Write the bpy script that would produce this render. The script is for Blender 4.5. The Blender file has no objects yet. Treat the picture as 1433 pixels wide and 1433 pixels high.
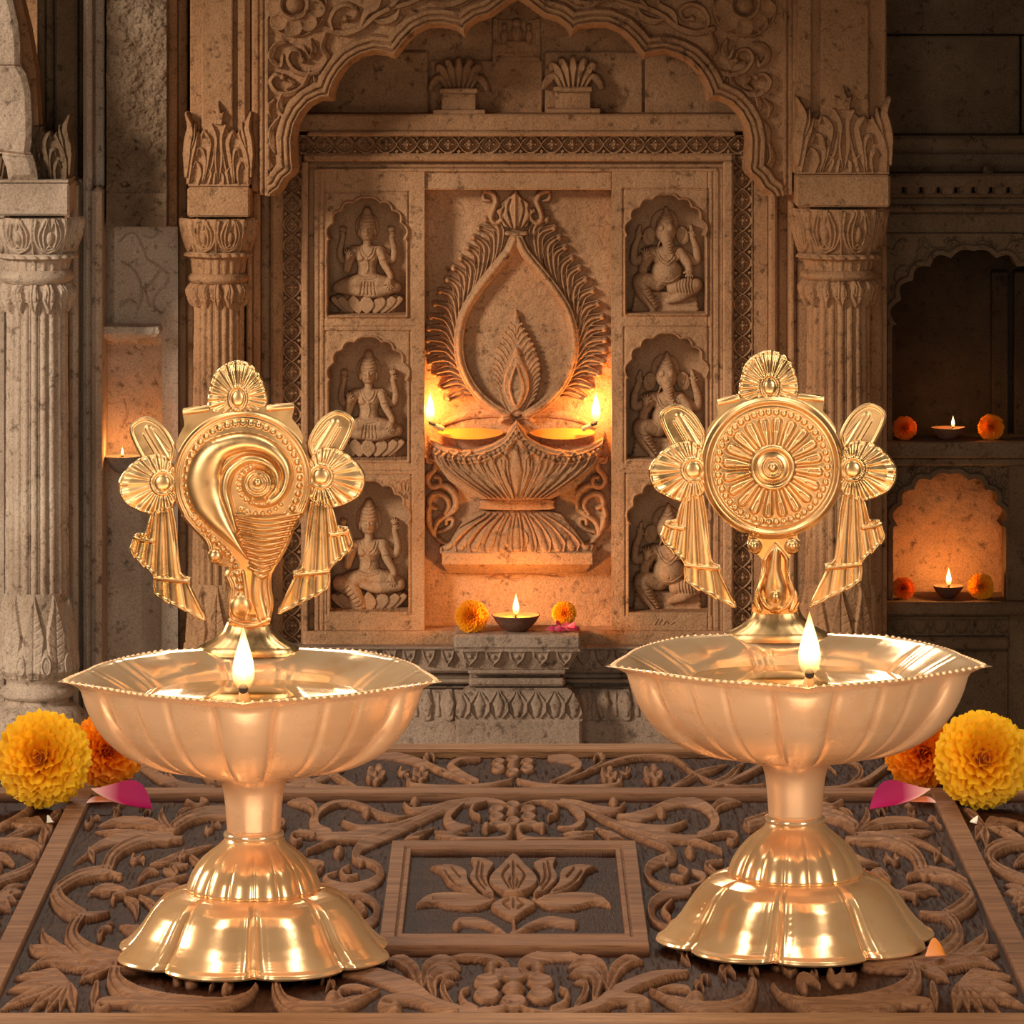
import bpy, math, random
import numpy as np
from math import sin, cos, pi, sqrt, atan2, radians
random.seed(7); RNG = np.random.RandomState(11)
# ---------------------------------------------------------------- frame
F = 7000.0; CX = 716.5; HY = -140.0; ZC = 0.4546
def P(px, py, Y):
    return ((px - CX) * Y / F, Y, ZC - (py - HY) * Y / F)
scene = bpy.context.scene
COL = scene.collection
# ---------------------------------------------------------------- scene graph
WORLD = {}
def link(o, name, parent=None, loc=(0, 0, 0)):
    COL.objects.link(o)
    WORLD[o.name] = tuple(loc)
    if parent is not None:
        o.parent = parent
        pl = WORLD[parent.name]
        o.location = (loc[0] - pl[0], loc[1] - pl[1], loc[2] - pl[2])
    else:
        o.location = loc
    return o
def thing(name, label, cat, loc, group=None):
    o = bpy.data.objects.new(name, None)
    link(o, name, None, loc)
    o.empty_display_size = 0.02
    tag(o, label, cat, group)
    return o
def tag(o, label=None, cat=None, group=None, kind=None):
    if label: o['label'] = label
    if cat: o['category'] = cat
    if group: o['group'] = group
    if kind: o['kind'] = kind
    return o
def mesh_obj(name, V, Q, mat, parent=None, T=None, smooth=True, flat_from=None):
    """V (n,3) world coords, Q (m,4) quads, T (k,3) tris"""
    V = np.asarray(V, dtype=np.float64).reshape(-1, 3)
    if parent is not None: loc = WORLD[parent.name]
    else:
        mn = V.min(0); mx = V.max(0)
        loc = ((mn[0] + mx[0]) / 2, (mn[1] + mx[1]) / 2, mn[2])
    L = V - np.array(loc)
    me = bpy.data.meshes.new(name)
    Q = np.asarray(Q, dtype=np.int32).reshape(-1, 4) if Q is not None and len(Q) else np.zeros((0, 4), np.int32)
    T = np.asarray(T, dtype=np.int32).reshape(-1, 3) if T is not None and len(T) else np.zeros((0, 3), np.int32)
    me.vertices.add(len(L)); me.vertices.foreach_set('co', L.astype(np.float32).ravel())
    nl = Q.size + T.size
    me.loops.add(nl); me.loops.foreach_set('vertex_index', np.concatenate([Q.ravel(), T.ravel()]))
    npoly = len(Q) + len(T)
    me.polygons.add(npoly)
    st = np.concatenate([np.arange(len(Q)) * 4, Q.size + np.arange(len(T)) * 3]).astype(np.int32)
    me.polygons.foreach_set('loop_start', st)
    sm = np.full(npoly, smooth, dtype=bool)
    me.polygons.foreach_set('use_smooth', sm)
    me.update(calc_edges=True)
    me.materials.append(mat)
    o = bpy.data.objects.new(name, me)
    link(o, name, parent, loc)
    return o
class MB:
    """collects shapes into one mesh"""
    def __init__(s): s.V = []; s.Q = []; s.T = []; s.n = 0
    def add(s, V, Q=None, T=None):
        V = np.asarray(V, dtype=np.float64).reshape(-1, 3)
        if Q is not None and len(Q): s.Q.append(np.asarray(Q, dtype=np.int64).reshape(-1, 4) + s.n)
        if T is not None and len(T): s.T.append(np.asarray(T, dtype=np.int64).reshape(-1, 3) + s.n)
        s.V.append(V); s.n += len(V)
        return s
    def build(s, name, mat, parent=None, smooth=True):
        return mesh_obj(name, np.concatenate(s.V), np.concatenate(s.Q) if s.Q else None, mat, parent,
                        np.concatenate(s.T) if s.T else None, smooth)
    def box(s, x0, x1, y0, y1, z0, z1, b=0.0):
        """chamfered box, faces do not share vertices with chamfers (crisp)"""
        if b <= 0:
            v = [(x, y, z) for x in (x0, x1) for y in (y0, y1) for z in (z0, z1)]
            fs = [(0, 1, 3, 2), (4, 6, 7, 5), (0, 4, 5, 1), (2, 3, 7, 6), (0, 2, 6, 4), (1, 5, 7, 3)]
            for f in fs: s.add([v[i] for i in f], [(0, 1, 2, 3)])
            return s
        b = min(b, (x1 - x0) * .45, (y1 - y0) * .45, (z1 - z0) * .45)
        c = [(x0, x1), (y0, y1), (z0, z1)]
        V = []; idx = {}
        for i in (0, 1):
            for j in (0, 1):
                for k in (0, 1):
                    cor = [c[0][i], c[1][j], c[2][k]]; sg = [1 - 2 * i, 1 - 2 * j, 1 - 2 * k]
                    for a in range(3):
                        p = [cor[t] + (sg[t] * b if t != a else 0) for t in range(3)]
                        idx[(i, j, k, a)] = len(V); V.append(p)
        Q = []; T = []
        for a in range(3):
            o1, o2 = [t for t in range(3) if t != a]
            for sd in (0, 1):
                q = []
                for (u, w) in ((0, 0), (1, 0), (1, 1), (0, 1)):
                    key = [0, 0, 0]; key[a] = sd; key[o1] = u; key[o2] = w
                    q.append(idx[(key[0], key[1], key[2], a)])
                Q.append(q)
        for a in range(3):
            for b2 in range(a + 1, 3):
                r = [t for t in range(3) if t not in (a, b2)][0]
                for u in (0, 1):
                    for w in (0, 1):
                        k0 = [0, 0, 0]; k0[a] = u; k0[b2] = w; k1 = list(k0); k1[r] = 1
                        Q.append([idx[(*k0, a)], idx[(*k1, a)], idx[(*k1, b2)], idx[(*k0, b2)]])
        for i in (0, 1):
            for j in (0, 1):
                for k in (0, 1):
                    T.append([idx[(i, j, k, 0)], idx[(i, j, k, 1)], idx[(i, j, k, 2)]])
        V = np.array(V); cen = V.mean(0)
        def fix(fa):
            out = []
            for f in fa:
                p = V[f]; n = np.cross(p[1] - p[0], p[2] - p[0])
                out.append(list(f) if np.dot(n, p.mean(0) - cen) >= 0 else list(f)[::-1])
            return out
        s.add(V, fix(Q), fix(T))
        return s
    def pxbox(s, xa, ya, xb, yb, Yf, dep, b=0.0, sink=0.0):
        """box whose FRONT face shows at pixels xa..xb, ya..yb at depth Yf; goes back by dep"""
        x0, _, z1 = P(xa, ya, Yf); x1, _, z0 = P(xb, yb, Yf)
        return s.box(x0, x1, Yf, Yf + dep, z0 - sink, z1, b)
    def grid(s, Pt, closed_u=False, closed_v=False):
        """Pt array (nu,nv,3)"""
        nu, nv = Pt.shape[:2]
        i = np.arange(nu if closed_u else nu - 1); j = np.arange(nv if closed_v else nv - 1)
        I, J = np.meshgrid(i, j, indexing='ij')
        I2 = (I + 1) % nu; J2 = (J + 1) % nv
        q = np.stack([I * nv + J, I2 * nv + J, I2 * nv + J2, I * nv + J2], -1).reshape(-1, 4)
        s.add(Pt.reshape(-1, 3), q); return s
    def tube(s, pts, r, n=8, cap=True):
        pts = np.array(pts, float); m = len(pts)
        if np.isscalar(r): r = np.full(m, r)
        else: r = np.asarray(r, float)
        tg = np.gradient(pts, axis=0); tg /= (np.linalg.norm(tg, axis=1)[:, None] + 1e-12)
        up = np.array([0., 0, 1]) if abs(tg[0][2]) < .9 else np.array([0., 1, 0])
        rows = []
        for k in range(m):
            a = np.cross(tg[k], up); a /= np.linalg.norm(a) + 1e-12
            b = np.cross(a, tg[k]); up = b
            th = np.arange(n) * 2 * pi / n
            rows.append(pts[k] + r[k] * (np.cos(th)[:, None] * a + np.sin(th)[:, None] * b))
        s.grid(np.array(rows)[:, ::-1], closed_v=True)
        if cap:
            base = s.n
            s.add(np.array(rows)[0], None, [(0, i, i + 1) for i in range(1, n - 1)])
            s.add(np.array(rows)[-1], None, [(0, i + 1, i) for i in range(1, n - 1)])
        return s
    def ball(s, c, r, nu=12, nv=8, sc=(1, 1, 1)):
        u = np.linspace(0, 2 * pi, nu, endpoint=False); v = np.linspace(0, pi, nv)
        U, Vv = np.meshgrid(u, v, indexing='ij')
        p = np.stack([c[0] + r * sc[0] * np.sin(Vv) * np.cos(U), c[1] + r * sc[1] * np.sin(Vv) * np.sin(U), c[2] + r * sc[2] * np.cos(Vv)], -1)
        s.grid(p[::-1], closed_u=True); return s
    def lathe(s, c, prof, n=48, mod=None, a0=0, a1=2 * pi):
        """prof list of (r,z); mod(theta array,i,r,z)->(r,z)"""
        closed = abs(a1 - a0 - 2 * pi) < 1e-6
        th = np.linspace(a0, a1, n, endpoint=not closed)
        rows = []
        for i, (r, z) in enumerate(prof):
            rr = np.full(n, float(r)); zz = np.full(n, float(z))
            if mod: rr, zz = mod(th, i, rr, zz)
            rows.append(np.stack([c[0] + rr * np.sin(th), c[1] - rr * np.cos(th), c[2] + zz], -1))
        s.grid(np.array(rows).transpose(1, 0, 2)[:, ::-1] if False else np.array(rows), closed_v=closed)
        return s
# ---------------------------------------------------------------- curves
def cr(pts, n=8, closed=False):
    """catmull-rom through 2d/3d points"""
    p = np.array(pts, float)
    if len(p) < 3 and not closed:
        t = np.linspace(0, 1, n + 1)[:, None]
        return p[0] * (1 - t) + p[-1] * t
    if closed: q = np.vstack([p[-1], p, p[0], p[1]])
    else: q = np.vstack([2 * p[0] - p[1], p, 2 * p[-1] - p[-2]])
    out = []
    for i in range(1, len(q) - 2):
        t = np.linspace(0, 1, n, endpoint=False)[:, None]
        a, b, c, d = q[i - 1], q[i], q[i + 1], q[i + 2]
        out.append(.5 * ((2 * b) + (c - a) * t + (2 * a - 5 * b + 4 * c - d) * t ** 2 + (3 * b - a - 3 * c + d) * t ** 3))
    o = np.vstack(out)
    if not closed: o = np.vstack([o, p[-1]])
    return o
def poly_sdf(X, Y, poly, chunk=True):
    """signed distance, negative inside"""
    poly = np.array(poly, float); n = len(poly)
    D = np.full(X.shape, 1e9, np.float32); ins = np.zeros(X.shape, bool)
    for i in range(n):
        x0, y0 = poly[i]; x1, y1 = poly[(i + 1) % n]
        dx, dy = x1 - x0, y1 - y0; L = dx * dx + dy * dy
        if L < 1e-12: continue
        t = np.clip(((X - x0) * dx + (Y - y0) * dy) / L, 0, 1)
        d = (X - x0 - t * dx) ** 2 + (Y - y0 - t * dy) ** 2
        np.minimum(D, d, out=D)
        c = ((y0 > Y) != (y1 > Y))
        if dy != 0: ins ^= c & (X < (x1 - x0) * (Y - y0) / dy + x0)
    D = np.sqrt(D)
    return np.where(ins, -D, D)
def spiral(x, y, ang, size, turn, sgn=1, n=22):
    """curl starting at x,y heading ang; turn total radians; radius ~ size"""
    pts = [(x, y)]; a = ang; t = 0
    ds = size * 4.2 / n
    for i in range(n):
        f = (i + .5) / n
        k = turn / n * (0.35 + 1.3 * f)
        a += sgn * k
        st = ds * (1.25 - .95 * f)
        x += cos(a) * st; y += sin(a) * st
        pts.append((x, y))
    return pts
# ---------------------------------------------------------------- height field
class HF:
    def __init__(s, x0, y0, x1, y1, res=1.5, base=0.0, resy=None):
        s.res = res; s.resy = resy or res
        nx = int(round((x1 - x0) * res)) + 1; ny = int(round((y1 - y0) * s.resy)) + 1
        s.xs = np.linspace(x0, x1, nx).astype(np.float32); s.ys = np.linspace(y0, y1, ny).astype(np.float32)
        s.X, s.Y = np.meshgrid(s.xs, s.ys)
        s.H = np.full(s.X.shape, base, np.float32); s.sdf = None
    def win(s, xa, ya, xb, yb):
        i0 = max(0, np.searchsorted(s.ys, ya)); i1 = np.searchsorted(s.ys, yb)
        j0 = max(0, np.searchsorted(s.xs, xa)); j1 = np.searchsorted(s.xs, xb)
        return (slice(i0, i1), slice(j0, j1))
    def put(s, sl, h, m, mode, base=None):
        H = s.H[sl]
        if mode == 'max': s.H[sl] = np.where(m, np.maximum(H, h), H)
        elif mode == 'add': s.H[sl] = np.where(m, H + h, H)
        elif mode == 'cut': s.H[sl] = np.where(m, H - h, H)
        elif mode == 'set': s.H[sl] = np.where(m, h, H)
    def dist(s, pts, pad):
        pts = np.asarray(pts, float)
        sl = s.win(pts[:, 0].min() - pad, pts[:, 1].min() - pad, pts[:, 0].max() + pad, pts[:, 1].max() + pad)
        X = s.X[sl]; Y = s.Y[sl]
        if X.size == 0: return sl, None, None, None
        D = np.full(X.shape, 1e9, np.float32); T = np.zeros(X.shape, np.float32); SG = np.zeros(X.shape, np.float32)
        seg = np.linalg.norm(np.diff(pts, axis=0), axis=1); cum = np.concatenate([[0], np.cumsum(seg)]); tot = max(cum[-1], 1e-9)
        for i in range(len(pts) - 1):
            x0, y0 = pts[i]; dx, dy = pts[i + 1] - pts[i]; L = dx * dx + dy * dy
            if L < 1e-12: continue
            t = np.clip(((X - x0) * dx + (Y - y0) * dy) / L, 0, 1)
            ex = X - x0 - t * dx; ey = Y - y0 - t * dy
            d = ex * ex + ey * ey
            b = d < D
            D = np.where(b, d, D); T = np.where(b, (cum[i] + t * seg[i]) / tot, T); SG = np.where(b, np.sign(dx * ey - dy * ex), SG)
        return sl, np.sqrt(D), T, SG
    def stroke(s, pts, w, h, prof='round', mode='max', base=0.0, sm=6, e=1.2):
        """w: scalar half width, or list of half widths along the stroke"""
        if sm: pts = cr(pts, sm)
        wa = np.atleast_1d(np.array(w, float)); wm = wa.max()
        sl, D, T, SG = s.dist(pts, wm + 2)
        if D is None: return
        W = np.interp(T, np.linspace(0, 1, len(wa)), wa) if len(wa) > 1 else wm
        W = np.maximum(W, 1e-3)
        q = D / W; m = q < 1
        if prof == 'round': hh = h * np.sqrt(np.clip(1 - q * q, 0, 1))
        elif prof == 'flat': hh = h * np.clip((W - D) / e, 0, 1)
        elif prof == 'band': hh = h * np.clip((W - D) / e, 0, 1) - .35 * h * np.exp(-((q - .45) / .16) ** 2)
        elif prof == 'leaf': hh = h * np.clip((W - D) / e, 0, 1) * (.62 + .38 * q) - .22 * h * np.exp(-(D / 1.1) ** 2)
        elif prof == 'ridge': hh = h * (1 - q)
        elif prof == 'half': hh = h * np.clip((W - D) / e, 0, 1) * (.72 + .28 * SG * q)
        elif prof == 'fluted': hh = h * np.clip((W - D) / e, 0, 1) * (.72 + .28 * np.cos(q * 2.2 * pi))
        s.put(sl, base + hh, m, mode)
    def groove(s, pts, w, h, sm=6):
        if sm: pts = cr(pts, sm)
        sl, D, T, SG = s.dist(pts, w * 2.5 + 1)
        if D is None: return
        s.H[sl] -= (h * np.exp(-(D / w) ** 2)).astype(np.float32)
    def disc(s, cx, cy, r, h, prof='dome', mode='max', base=0.0, ry=None, e=1.2, rot=0, n=5, r0=None):
        ry = ry or r; R = max(r, ry)
        sl = s.win(cx - R - 1, cy - R - 1, cx + R + 1, cy + R + 1)
        X = s.X[sl] - cx; Y = s.Y[sl] - cy
        if rot: X, Y = X * cos(rot) + Y * sin(rot), -X * sin(rot) + Y * cos(rot)
        q = np.sqrt((X / r) ** 2 + (Y / ry) ** 2); m = q < 1
        if prof == 'dome': hh = h * np.sqrt(np.clip(1 - q * q, 0, 1))
        elif prof == 'flat': hh = h * np.clip((1 - q) * min(r, ry) / e, 0, 1)
        elif prof == 'cone': hh = h * (1 - q)
        elif prof == 'dish': hh = h * np.clip((1 - q) * min(r, ry) / e, 0, 1) * (.55 + .45 * q * q)
        elif prof == 'ring':
            k = (r0 or .75); hh = h * np.sqrt(np.clip(1 - ((q - (1 + k) / 2) / ((1 - k) / 2)) ** 2, 0, 1)); m = (q < 1) & (q > k)
        elif prof == 'rosette':
            a = np.arctan2(Y, X); pr = .72 + .28 * np.abs(np.cos(a * n / 2)) ** .6
            hh = h * np.clip((pr - q) * R / e, 0, 1) * (.45 + .55 * np.abs(np.cos(a * n / 2)) ** .5 * np.clip(q * 1.4, .3, 1)); m = q < pr
        s.put(sl, base + hh, m, mode)
    def poly(s, pts, h, mode='max', base=0.0, e=1.2, sm=0, dome=0, closed=True):
        if sm: pts = cr(pts, sm, closed=True)
        pts = np.asarray(pts, float)
        sl = s.win(pts[:, 0].min() - 2, pts[:, 1].min() - 2, pts[:, 0].max() + 2, pts[:, 1].max() + 2)
        if s.X[sl].size == 0: return
        d = poly_sdf(s.X[sl], s.Y[sl], pts); m = d < 0
        hh = h * np.clip(-d / e, 0, 1)
        if dome: hh = hh + dome * np.sqrt(np.clip(1 - (1 - np.clip(-d / (dome * 2.0), 0, 1)) ** 2, 0, 1))
        s.put(sl, base + hh, m, mode)
    def rect(s, xa, ya, xb, yb, h, mode='set'):
        sl = s.win(xa, ya, xb, yb); s.put(sl, h, np.ones(s.X[sl].shape, bool), mode)
    def noise(s, amp, scale, seed=0, octv=3):
        rs = np.random.RandomState(seed); tot = np.zeros_like(s.H)
        for o in range(octv):
            sc = scale / 2 ** o
            nx = int((s.xs[-1] - s.xs[0]) / sc) + 3; ny = int((s.ys[-1] - s.ys[0]) / sc) + 3
            g = rs.rand(ny, nx).astype(np.float32) - .5
            fx = (s.xs - s.xs[0]) / sc; fy = (s.ys - s.ys[0]) / sc
            ix = fx.astype(int); iy = fy.astype(int); tx = fx - ix; ty = fy - iy
            tx = tx * tx * (3 - 2 * tx); ty = ty * ty * (3 - 2 * ty)
            r0 = g[iy][:, ix] * (1 - tx) + g[iy][:, ix + 1] * tx
            r1 = g[iy + 1][:, ix] * (1 - tx) + g[iy + 1][:, ix + 1] * tx
            tot += (r0 * (1 - ty)[:, None] + r1 * ty[:, None]) * (amp / 2 ** o)
        s.H += tot
    def blur(s, n=2):
        for _ in range(n):
            h = np.pad(s.H, 1, mode='edge'); h = (h[:-2] + 2 * h[1:-1] + h[2:]) / 4; s.H = ((h[:, :-2] + 2 * h[:, 1:-1] + h[:, 2:]) / 4).astype(np.float32)
    def curl(s, x, y, ang, size, turn, sgn, w, h, prof='round', bulb=True, base=0):
        p = spiral(x, y, ang, size, turn, sgn)
        s.stroke(p, [w, w * .9, w * .6], h, prof, base=base, sm=0)
        if bulb: s.disc(p[-1][0], p[-1][1], w * 1.15, h * 1.15, base=base)
        return p
    def build(s, name, mat, parent=None, pos=None, thick=0.0, back=None):
        """pos(X,Y,H)->(n,3).  sdf (negative = solid) trims the plate; thick = px depth of side walls"""
        X = s.X.copy(); Y = s.Y.copy(); H = s.H
        ny, nx = X.shape
        if s.sdf is not None:
            D = s.sdf; ins = D < 0
            gy, gx = np.gradient(D)
            gx = gx * s.res; gy = gy * s.resy
            out = ~ins
            lim = 1.6 / min(s.res, s.resy)
            mv = out & (D < lim)
            gl = np.maximum(gx * gx + gy * gy, .25)
            X = np.where(mv, X - D * gx / gl, X); Y = np.where(mv, Y - D * gy / gl, Y)
            keep = ins[:-1, :-1] | ins[1:, :-1] | ins[:-1, 1:] | ins[1:, 1:]
        else:
            keep = np.ones((ny - 1, nx - 1), bool)
        idx = np.arange(ny * nx).reshape(ny, nx)
        q = np.stack([idx[:-1, :-1], idx[1:, :-1], idx[1:, 1:], idx[:-1, 1:]], -1)[keep]
        used = np.zeros(ny * nx, bool); used[q.ravel()] = True
        rm = np.cumsum(used) - 1
        V = pos(X.ravel()[used], Y.ravel()[used], H.ravel()[used])
        Q = rm[q]
        mb = MB(); mb.add(V, Q)
        if thick > 0:
            K = np.pad(keep, 1)
            E = []
            a = K[1:-1, 1:-1]
            i, j = np.nonzero(a & ~K[:-2, 1:-1]); E.append(np.stack([idx[i, j + 1], idx[i, j]], -1))
            i, j = np.nonzero(a & ~K[2:, 1:-1]); E.append(np.stack([idx[i + 1, j], idx[i + 1, j + 1]], -1))
            i, j = np.nonzero(a & ~K[1:-1, :-2]); E.append(np.stack([idx[i, j], idx[i + 1, j]], -1))
            i, j = np.nonzero(a & ~K[1:-1, 2:]); E.append(np.stack([idx[i + 1, j + 1], idx[i, j + 1]], -1))
            E = np.concatenate(E)
            u, inv = np.unique(E.ravel(), return_inverse=True); inv = inv.reshape(-1, 2)
            bx = X.ravel()[u]; by = Y.ravel()[u]; bh = H.ravel()[u]
            A = pos(bx, by, bh); B = pos(bx, by, np.full_like(bh, -thick))
            n = len(u)
            mb.add(np.concatenate([A, B]), np.stack([inv[:, 0], inv[:, 0] + n, inv[:, 1] + n, inv[:, 1]], -1)[:, ::-1])
            if back:
                Vb = pos(X.ravel()[used], Y.ravel()[used], np.full(used.sum(), -thick, np.float32))
                mb.add(Vb, Q[:, ::-1])
        return mb.build(name, mat, parent)
def wallpos(Yd, k=1.0):
    S = Yd / F
    def f(X, Y, H):
        return np.stack([(X - CX) * S, Yd - H * S * k, ZC - (Y - HY) * S], -1)
    return f
def cylpos(cx, Yc, R, k=1.0, zfix=None):
    """unrolled px (arc length at radius R(px) , y px) -> cylinder about cx,Yc; R scalar or func(y)"""
    S = Yc / F
    def f(X, Y, H):
        r = (R(Y) if callable(R) else R); r0 = R.r0 if callable(R) and hasattr(R, 'r0') else (R if not callable(R) else 50.0)
        th = (X - cx) / r0
        rr = r + H * k
        return np.stack([(cx - CX) * S + rr * S * np.sin(th), Yc - rr * S * np.cos(th), ZC - (Y - HY) * S + 0 * X], -1)
    return f
def prof_fn(pts, r0):
    ys = np.array([p[0] for p in pts], float); rs = np.array([p[1] for p in pts], float)
    def f(y): return np.interp(y, ys, rs)
    f.r0 = r0
    return f
WORLD_STR = 0.17; KEY_E = 180; SOFT_E = 8; FILL_E = 14; BACK_E = 25; ROOF_E = 9
EP = .75; EU = .12; EL = .24; EN = .10; ER = .40; EB = .05
# ---------------------------------------------------------------- materials
def nmat(name):
    m = bpy.data.materials.new(name); m.use_nodes = True
    nt = m.node_tree; b = nt.nodes['Principled BSDF']
    return m, nt, b
def N(nt, t, **k):
    n = nt.nodes.new(t)
    for a, v in k.items():
        if a in n.inputs: n.inputs[a].default_value = v
        else: setattr(n, a, v)
    return n
def ramp(nt, fac, stops):
    r = nt.nodes.new('ShaderNodeValToRGB'); el = r.color_ramp.elements
    while len(el) > 1: el.remove(el[-1])
    el[0].position = stops[0][0]; el[0].color = (*stops[0][1], 1)
    for p, c in stops[1:]:
        e = el.new(p); e.color = (*c, 1)
    nt.links.new(fac, r.inputs[0]); return r
def posn(nt, sc=(1, 1, 1)):
    g = nt.nodes.new('ShaderNodeNewGeometry'); mp = nt.nodes.new('ShaderNodeMapping')
    mp.inputs['Scale'].default_value = sc
    nt.links.new(g.outputs['Position'], mp.inputs['Vector']); return mp.outputs[0]
def stone(name, ca, cb, cc, rough=.88, bump=.7, dark=(.12, .085, .06), spots=.68, scale=1.0, course=False):
    m, nt, b = nmat(name); L = nt.links.new
    v = posn(nt)
    n1 = N(nt, 'ShaderNodeTexNoise', Scale=9 * scale, Detail=6, Roughness=.62); L(v, n1.inputs['Vector'])
    n2 = N(nt, 'ShaderNodeTexNoise', Scale=70 * scale, Detail=5, Roughness=.7); L(v, n2.inputs['Vector'])
    n3 = N(nt, 'ShaderNodeTexNoise', Scale=480 * scale, Detail=3, Roughness=.75); L(v, n3.inputs['Vector'])
    r1 = ramp(nt, n1.outputs[0], [(.3, ca), (.5, cb), (.72, cc)])
    r2 = ramp(nt, n2.outputs[0], [(.33, dark), (.44, (1, 1, 1)), (.62, (1.0, 1.0, 1.0)), (.75, (1.22, 1.2, 1.18))])
    mx = N(nt, 'ShaderNodeMix', data_type='RGBA', blend_type='MULTIPLY'); mx.inputs[0].default_value = spots
    L(r1.outputs[0], mx.inputs[6]); L(r2.outputs[0], mx.inputs[7])
    r3 = ramp(nt, n3.outputs[0], [(.28, (.45, .42, .40)), (.5, (1, 1, 1)), (.75, (1.3, 1.3, 1.3))])
    mx2 = N(nt, 'ShaderNodeMix', data_type='RGBA', blend_type='MULTIPLY'); mx2.inputs[0].default_value = .75
    L(mx.outputs[2], mx2.inputs[6]); L(r3.outputs[0], mx2.inputs[7])
    L(mx2.outputs[2], b.inputs['Base Color'])
    b.inputs['Roughness'].default_value = rough
    b.inputs['Specular IOR Level'].default_value = .25
    b1 = N(nt, 'ShaderNodeBump', Strength=bump, Distance=.0016); L(n3.outputs[0], b1.inputs['Height'])
    b2 = N(nt, 'ShaderNodeBump', Strength=bump * .8, Distance=.006); L(n2.outputs[0], b2.inputs['Height']); L(b1.outputs[0], b2.inputs['Normal'])
    L(b2.outputs[0], b.inputs['Normal'])
    return m
M = {}
M['stone'] = stone('carved_sandstone', (.34, .175, .082), (.46, .245, .12), (.56, .32, .165))
M['stone_frame'] = stone('frame_sandstone', (.39, .205, .10), (.50, .275, .14), (.60, .35, .19))
M['stone_fig'] = stone('figure_sandstone', (.35, .195, .10), (.46, .265, .14), (.54, .33, .185), bump=.25, spots=.3)
M['stone_grey'] = stone('pale_pillar_stone', (.40, .29, .205), (.55, .415, .31), (.66, .53, .41), bump=.55)  # paler, greyer copy of the wall stone
M['stone_base'] = stone('plinth_stone', (.26, .18, .125), (.37, .26, .185), (.47, .345, .26), bump=.6)
M['stone_dark'] = stone('shaded_stone', (.12, .075, .042), (.18, .115, .065), (.25, .165, .10), bump=.6)  # darker copy of the stone, the right bay's shade put into its colour
M['stone_deep_shade'] = stone('deep_shade_stone', (.03, .018, .01), (.05, .03, .016), (.08, .05, .028), bump=.5)  # near-black stone colour standing in for the unlit depth of the upper niche
M['stone_rough'] = stone('rough_hewn_stone', (.20, .13, .075), (.34, .225, .14), (.46, .33, .22), bump=1.0, spots=.9, scale=1.3)
M['stone_floor'] = stone('floor_stone', (.28, .2, .14), (.4, .3, .2), (.5, .38, .27))
def wood(name, ca, cb, cc, rough=.42, stain=False):
    m, nt, b = nmat(name); L = nt.links.new
    v = posn(nt, (5, 110, 110))
    n1 = N(nt, 'ShaderNodeTexNoise', Scale=1.6, Detail=6, Roughness=.6, Distortion=.4); L(v, n1.inputs['Vector'])
    v2 = posn(nt, (60, 900, 900))
    n2 = N(nt, 'ShaderNodeTexNoise', Scale=1.0, Detail=4, Roughness=.7); L(v2, n2.inputs['Vector'])
    r1 = ramp(nt, n1.outputs[0], [(.3, ca), (.5, cb), (.7, cc)])
    r2 = ramp(nt, n2.outputs[0], [(.35, (.5, .46, .42)), (.5, (1, 1, 1)), (.7, (1.18, 1.15, 1.1))])
    mx = N(nt, 'ShaderNodeMix', data_type='RGBA', blend_type='MULTIPLY'); mx.inputs[0].default_value = .8
    L(r1.outputs[0], mx.inputs[6]); L(r2.outputs[0], mx.inputs[7]); L(mx.outputs[2], b.inputs['Base Color'])
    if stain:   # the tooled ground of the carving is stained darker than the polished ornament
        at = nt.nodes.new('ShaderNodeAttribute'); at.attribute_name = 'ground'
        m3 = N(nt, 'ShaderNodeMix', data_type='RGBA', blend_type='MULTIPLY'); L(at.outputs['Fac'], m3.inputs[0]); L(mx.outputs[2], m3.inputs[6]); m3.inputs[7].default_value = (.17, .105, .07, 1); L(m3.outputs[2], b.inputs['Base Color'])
    b.inputs['Roughness'].default_value = rough
    b.inputs['Specular IOR Level'].default_value = .07
    bp = N(nt, 'ShaderNodeBump', Strength=.35, Distance=.0006); L(n2.outputs[0], bp.inputs['Height']); L(bp.outputs[0], b.inputs['Normal'])
    return m
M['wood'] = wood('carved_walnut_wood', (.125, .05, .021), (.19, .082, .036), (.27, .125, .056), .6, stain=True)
M['wood_rail'] = wood('walnut_rail_wood', (.17, .075, .033), (.25, .115, .05), (.33, .165, .075), .6)
def brass(name, c, rough, c2=None, metal=1.0, bump=.0, ns=60):
    m, nt, b = nmat(name); L = nt.links.new
    v = posn(nt)
    n = N(nt, 'ShaderNodeTexNoise', Scale=ns, Detail=5, Roughness=.6); L(v, n.inputs['Vector'])
    r = ramp(nt, n.outputs[0], [(.3, c2 or c), (.5, c), (.8, c)]); L(r.outputs[0], b.inputs['Base Color'])
    b.inputs['Metallic'].default_value = metal
    rr = N(nt, 'ShaderNodeMapRange'); L(n.outputs[0], rr.inputs[0])
    rr.inputs[1].default_value = .3; rr.inputs[2].default_value = .7; rr.inputs[3].default_value = rough * .75; rr.inputs[4].default_value = rough * 1.35
    L(rr.outputs[0], b.inputs['Roughness'])
    if bump:
        n2 = N(nt, 'ShaderNodeTexNoise', Scale=220, Detail=3); L(v, n2.inputs['Vector'])
        bp = N(nt, 'ShaderNodeBump', Strength=bump, Distance=.0006); L(n2.outputs[0], bp.inputs['Height']); L(bp.outputs[0], b.inputs['Normal'])
    return m
M['brass'] = brass('polished_brass', (.72, .43, .185), .30, (.50, .30, .12), metal=.95, bump=.05)
M['brass_bowl'] = brass('satin_copper_brass', (1.0, .59, .315), .27, (.92, .49, .23), metal=.45, bump=.10, ns=35)
M['brass_in'] = brass('mirror_brass', (1.0, .66, .36), .13, (.95, .56, .26), metal=.68, bump=.08)
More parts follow.
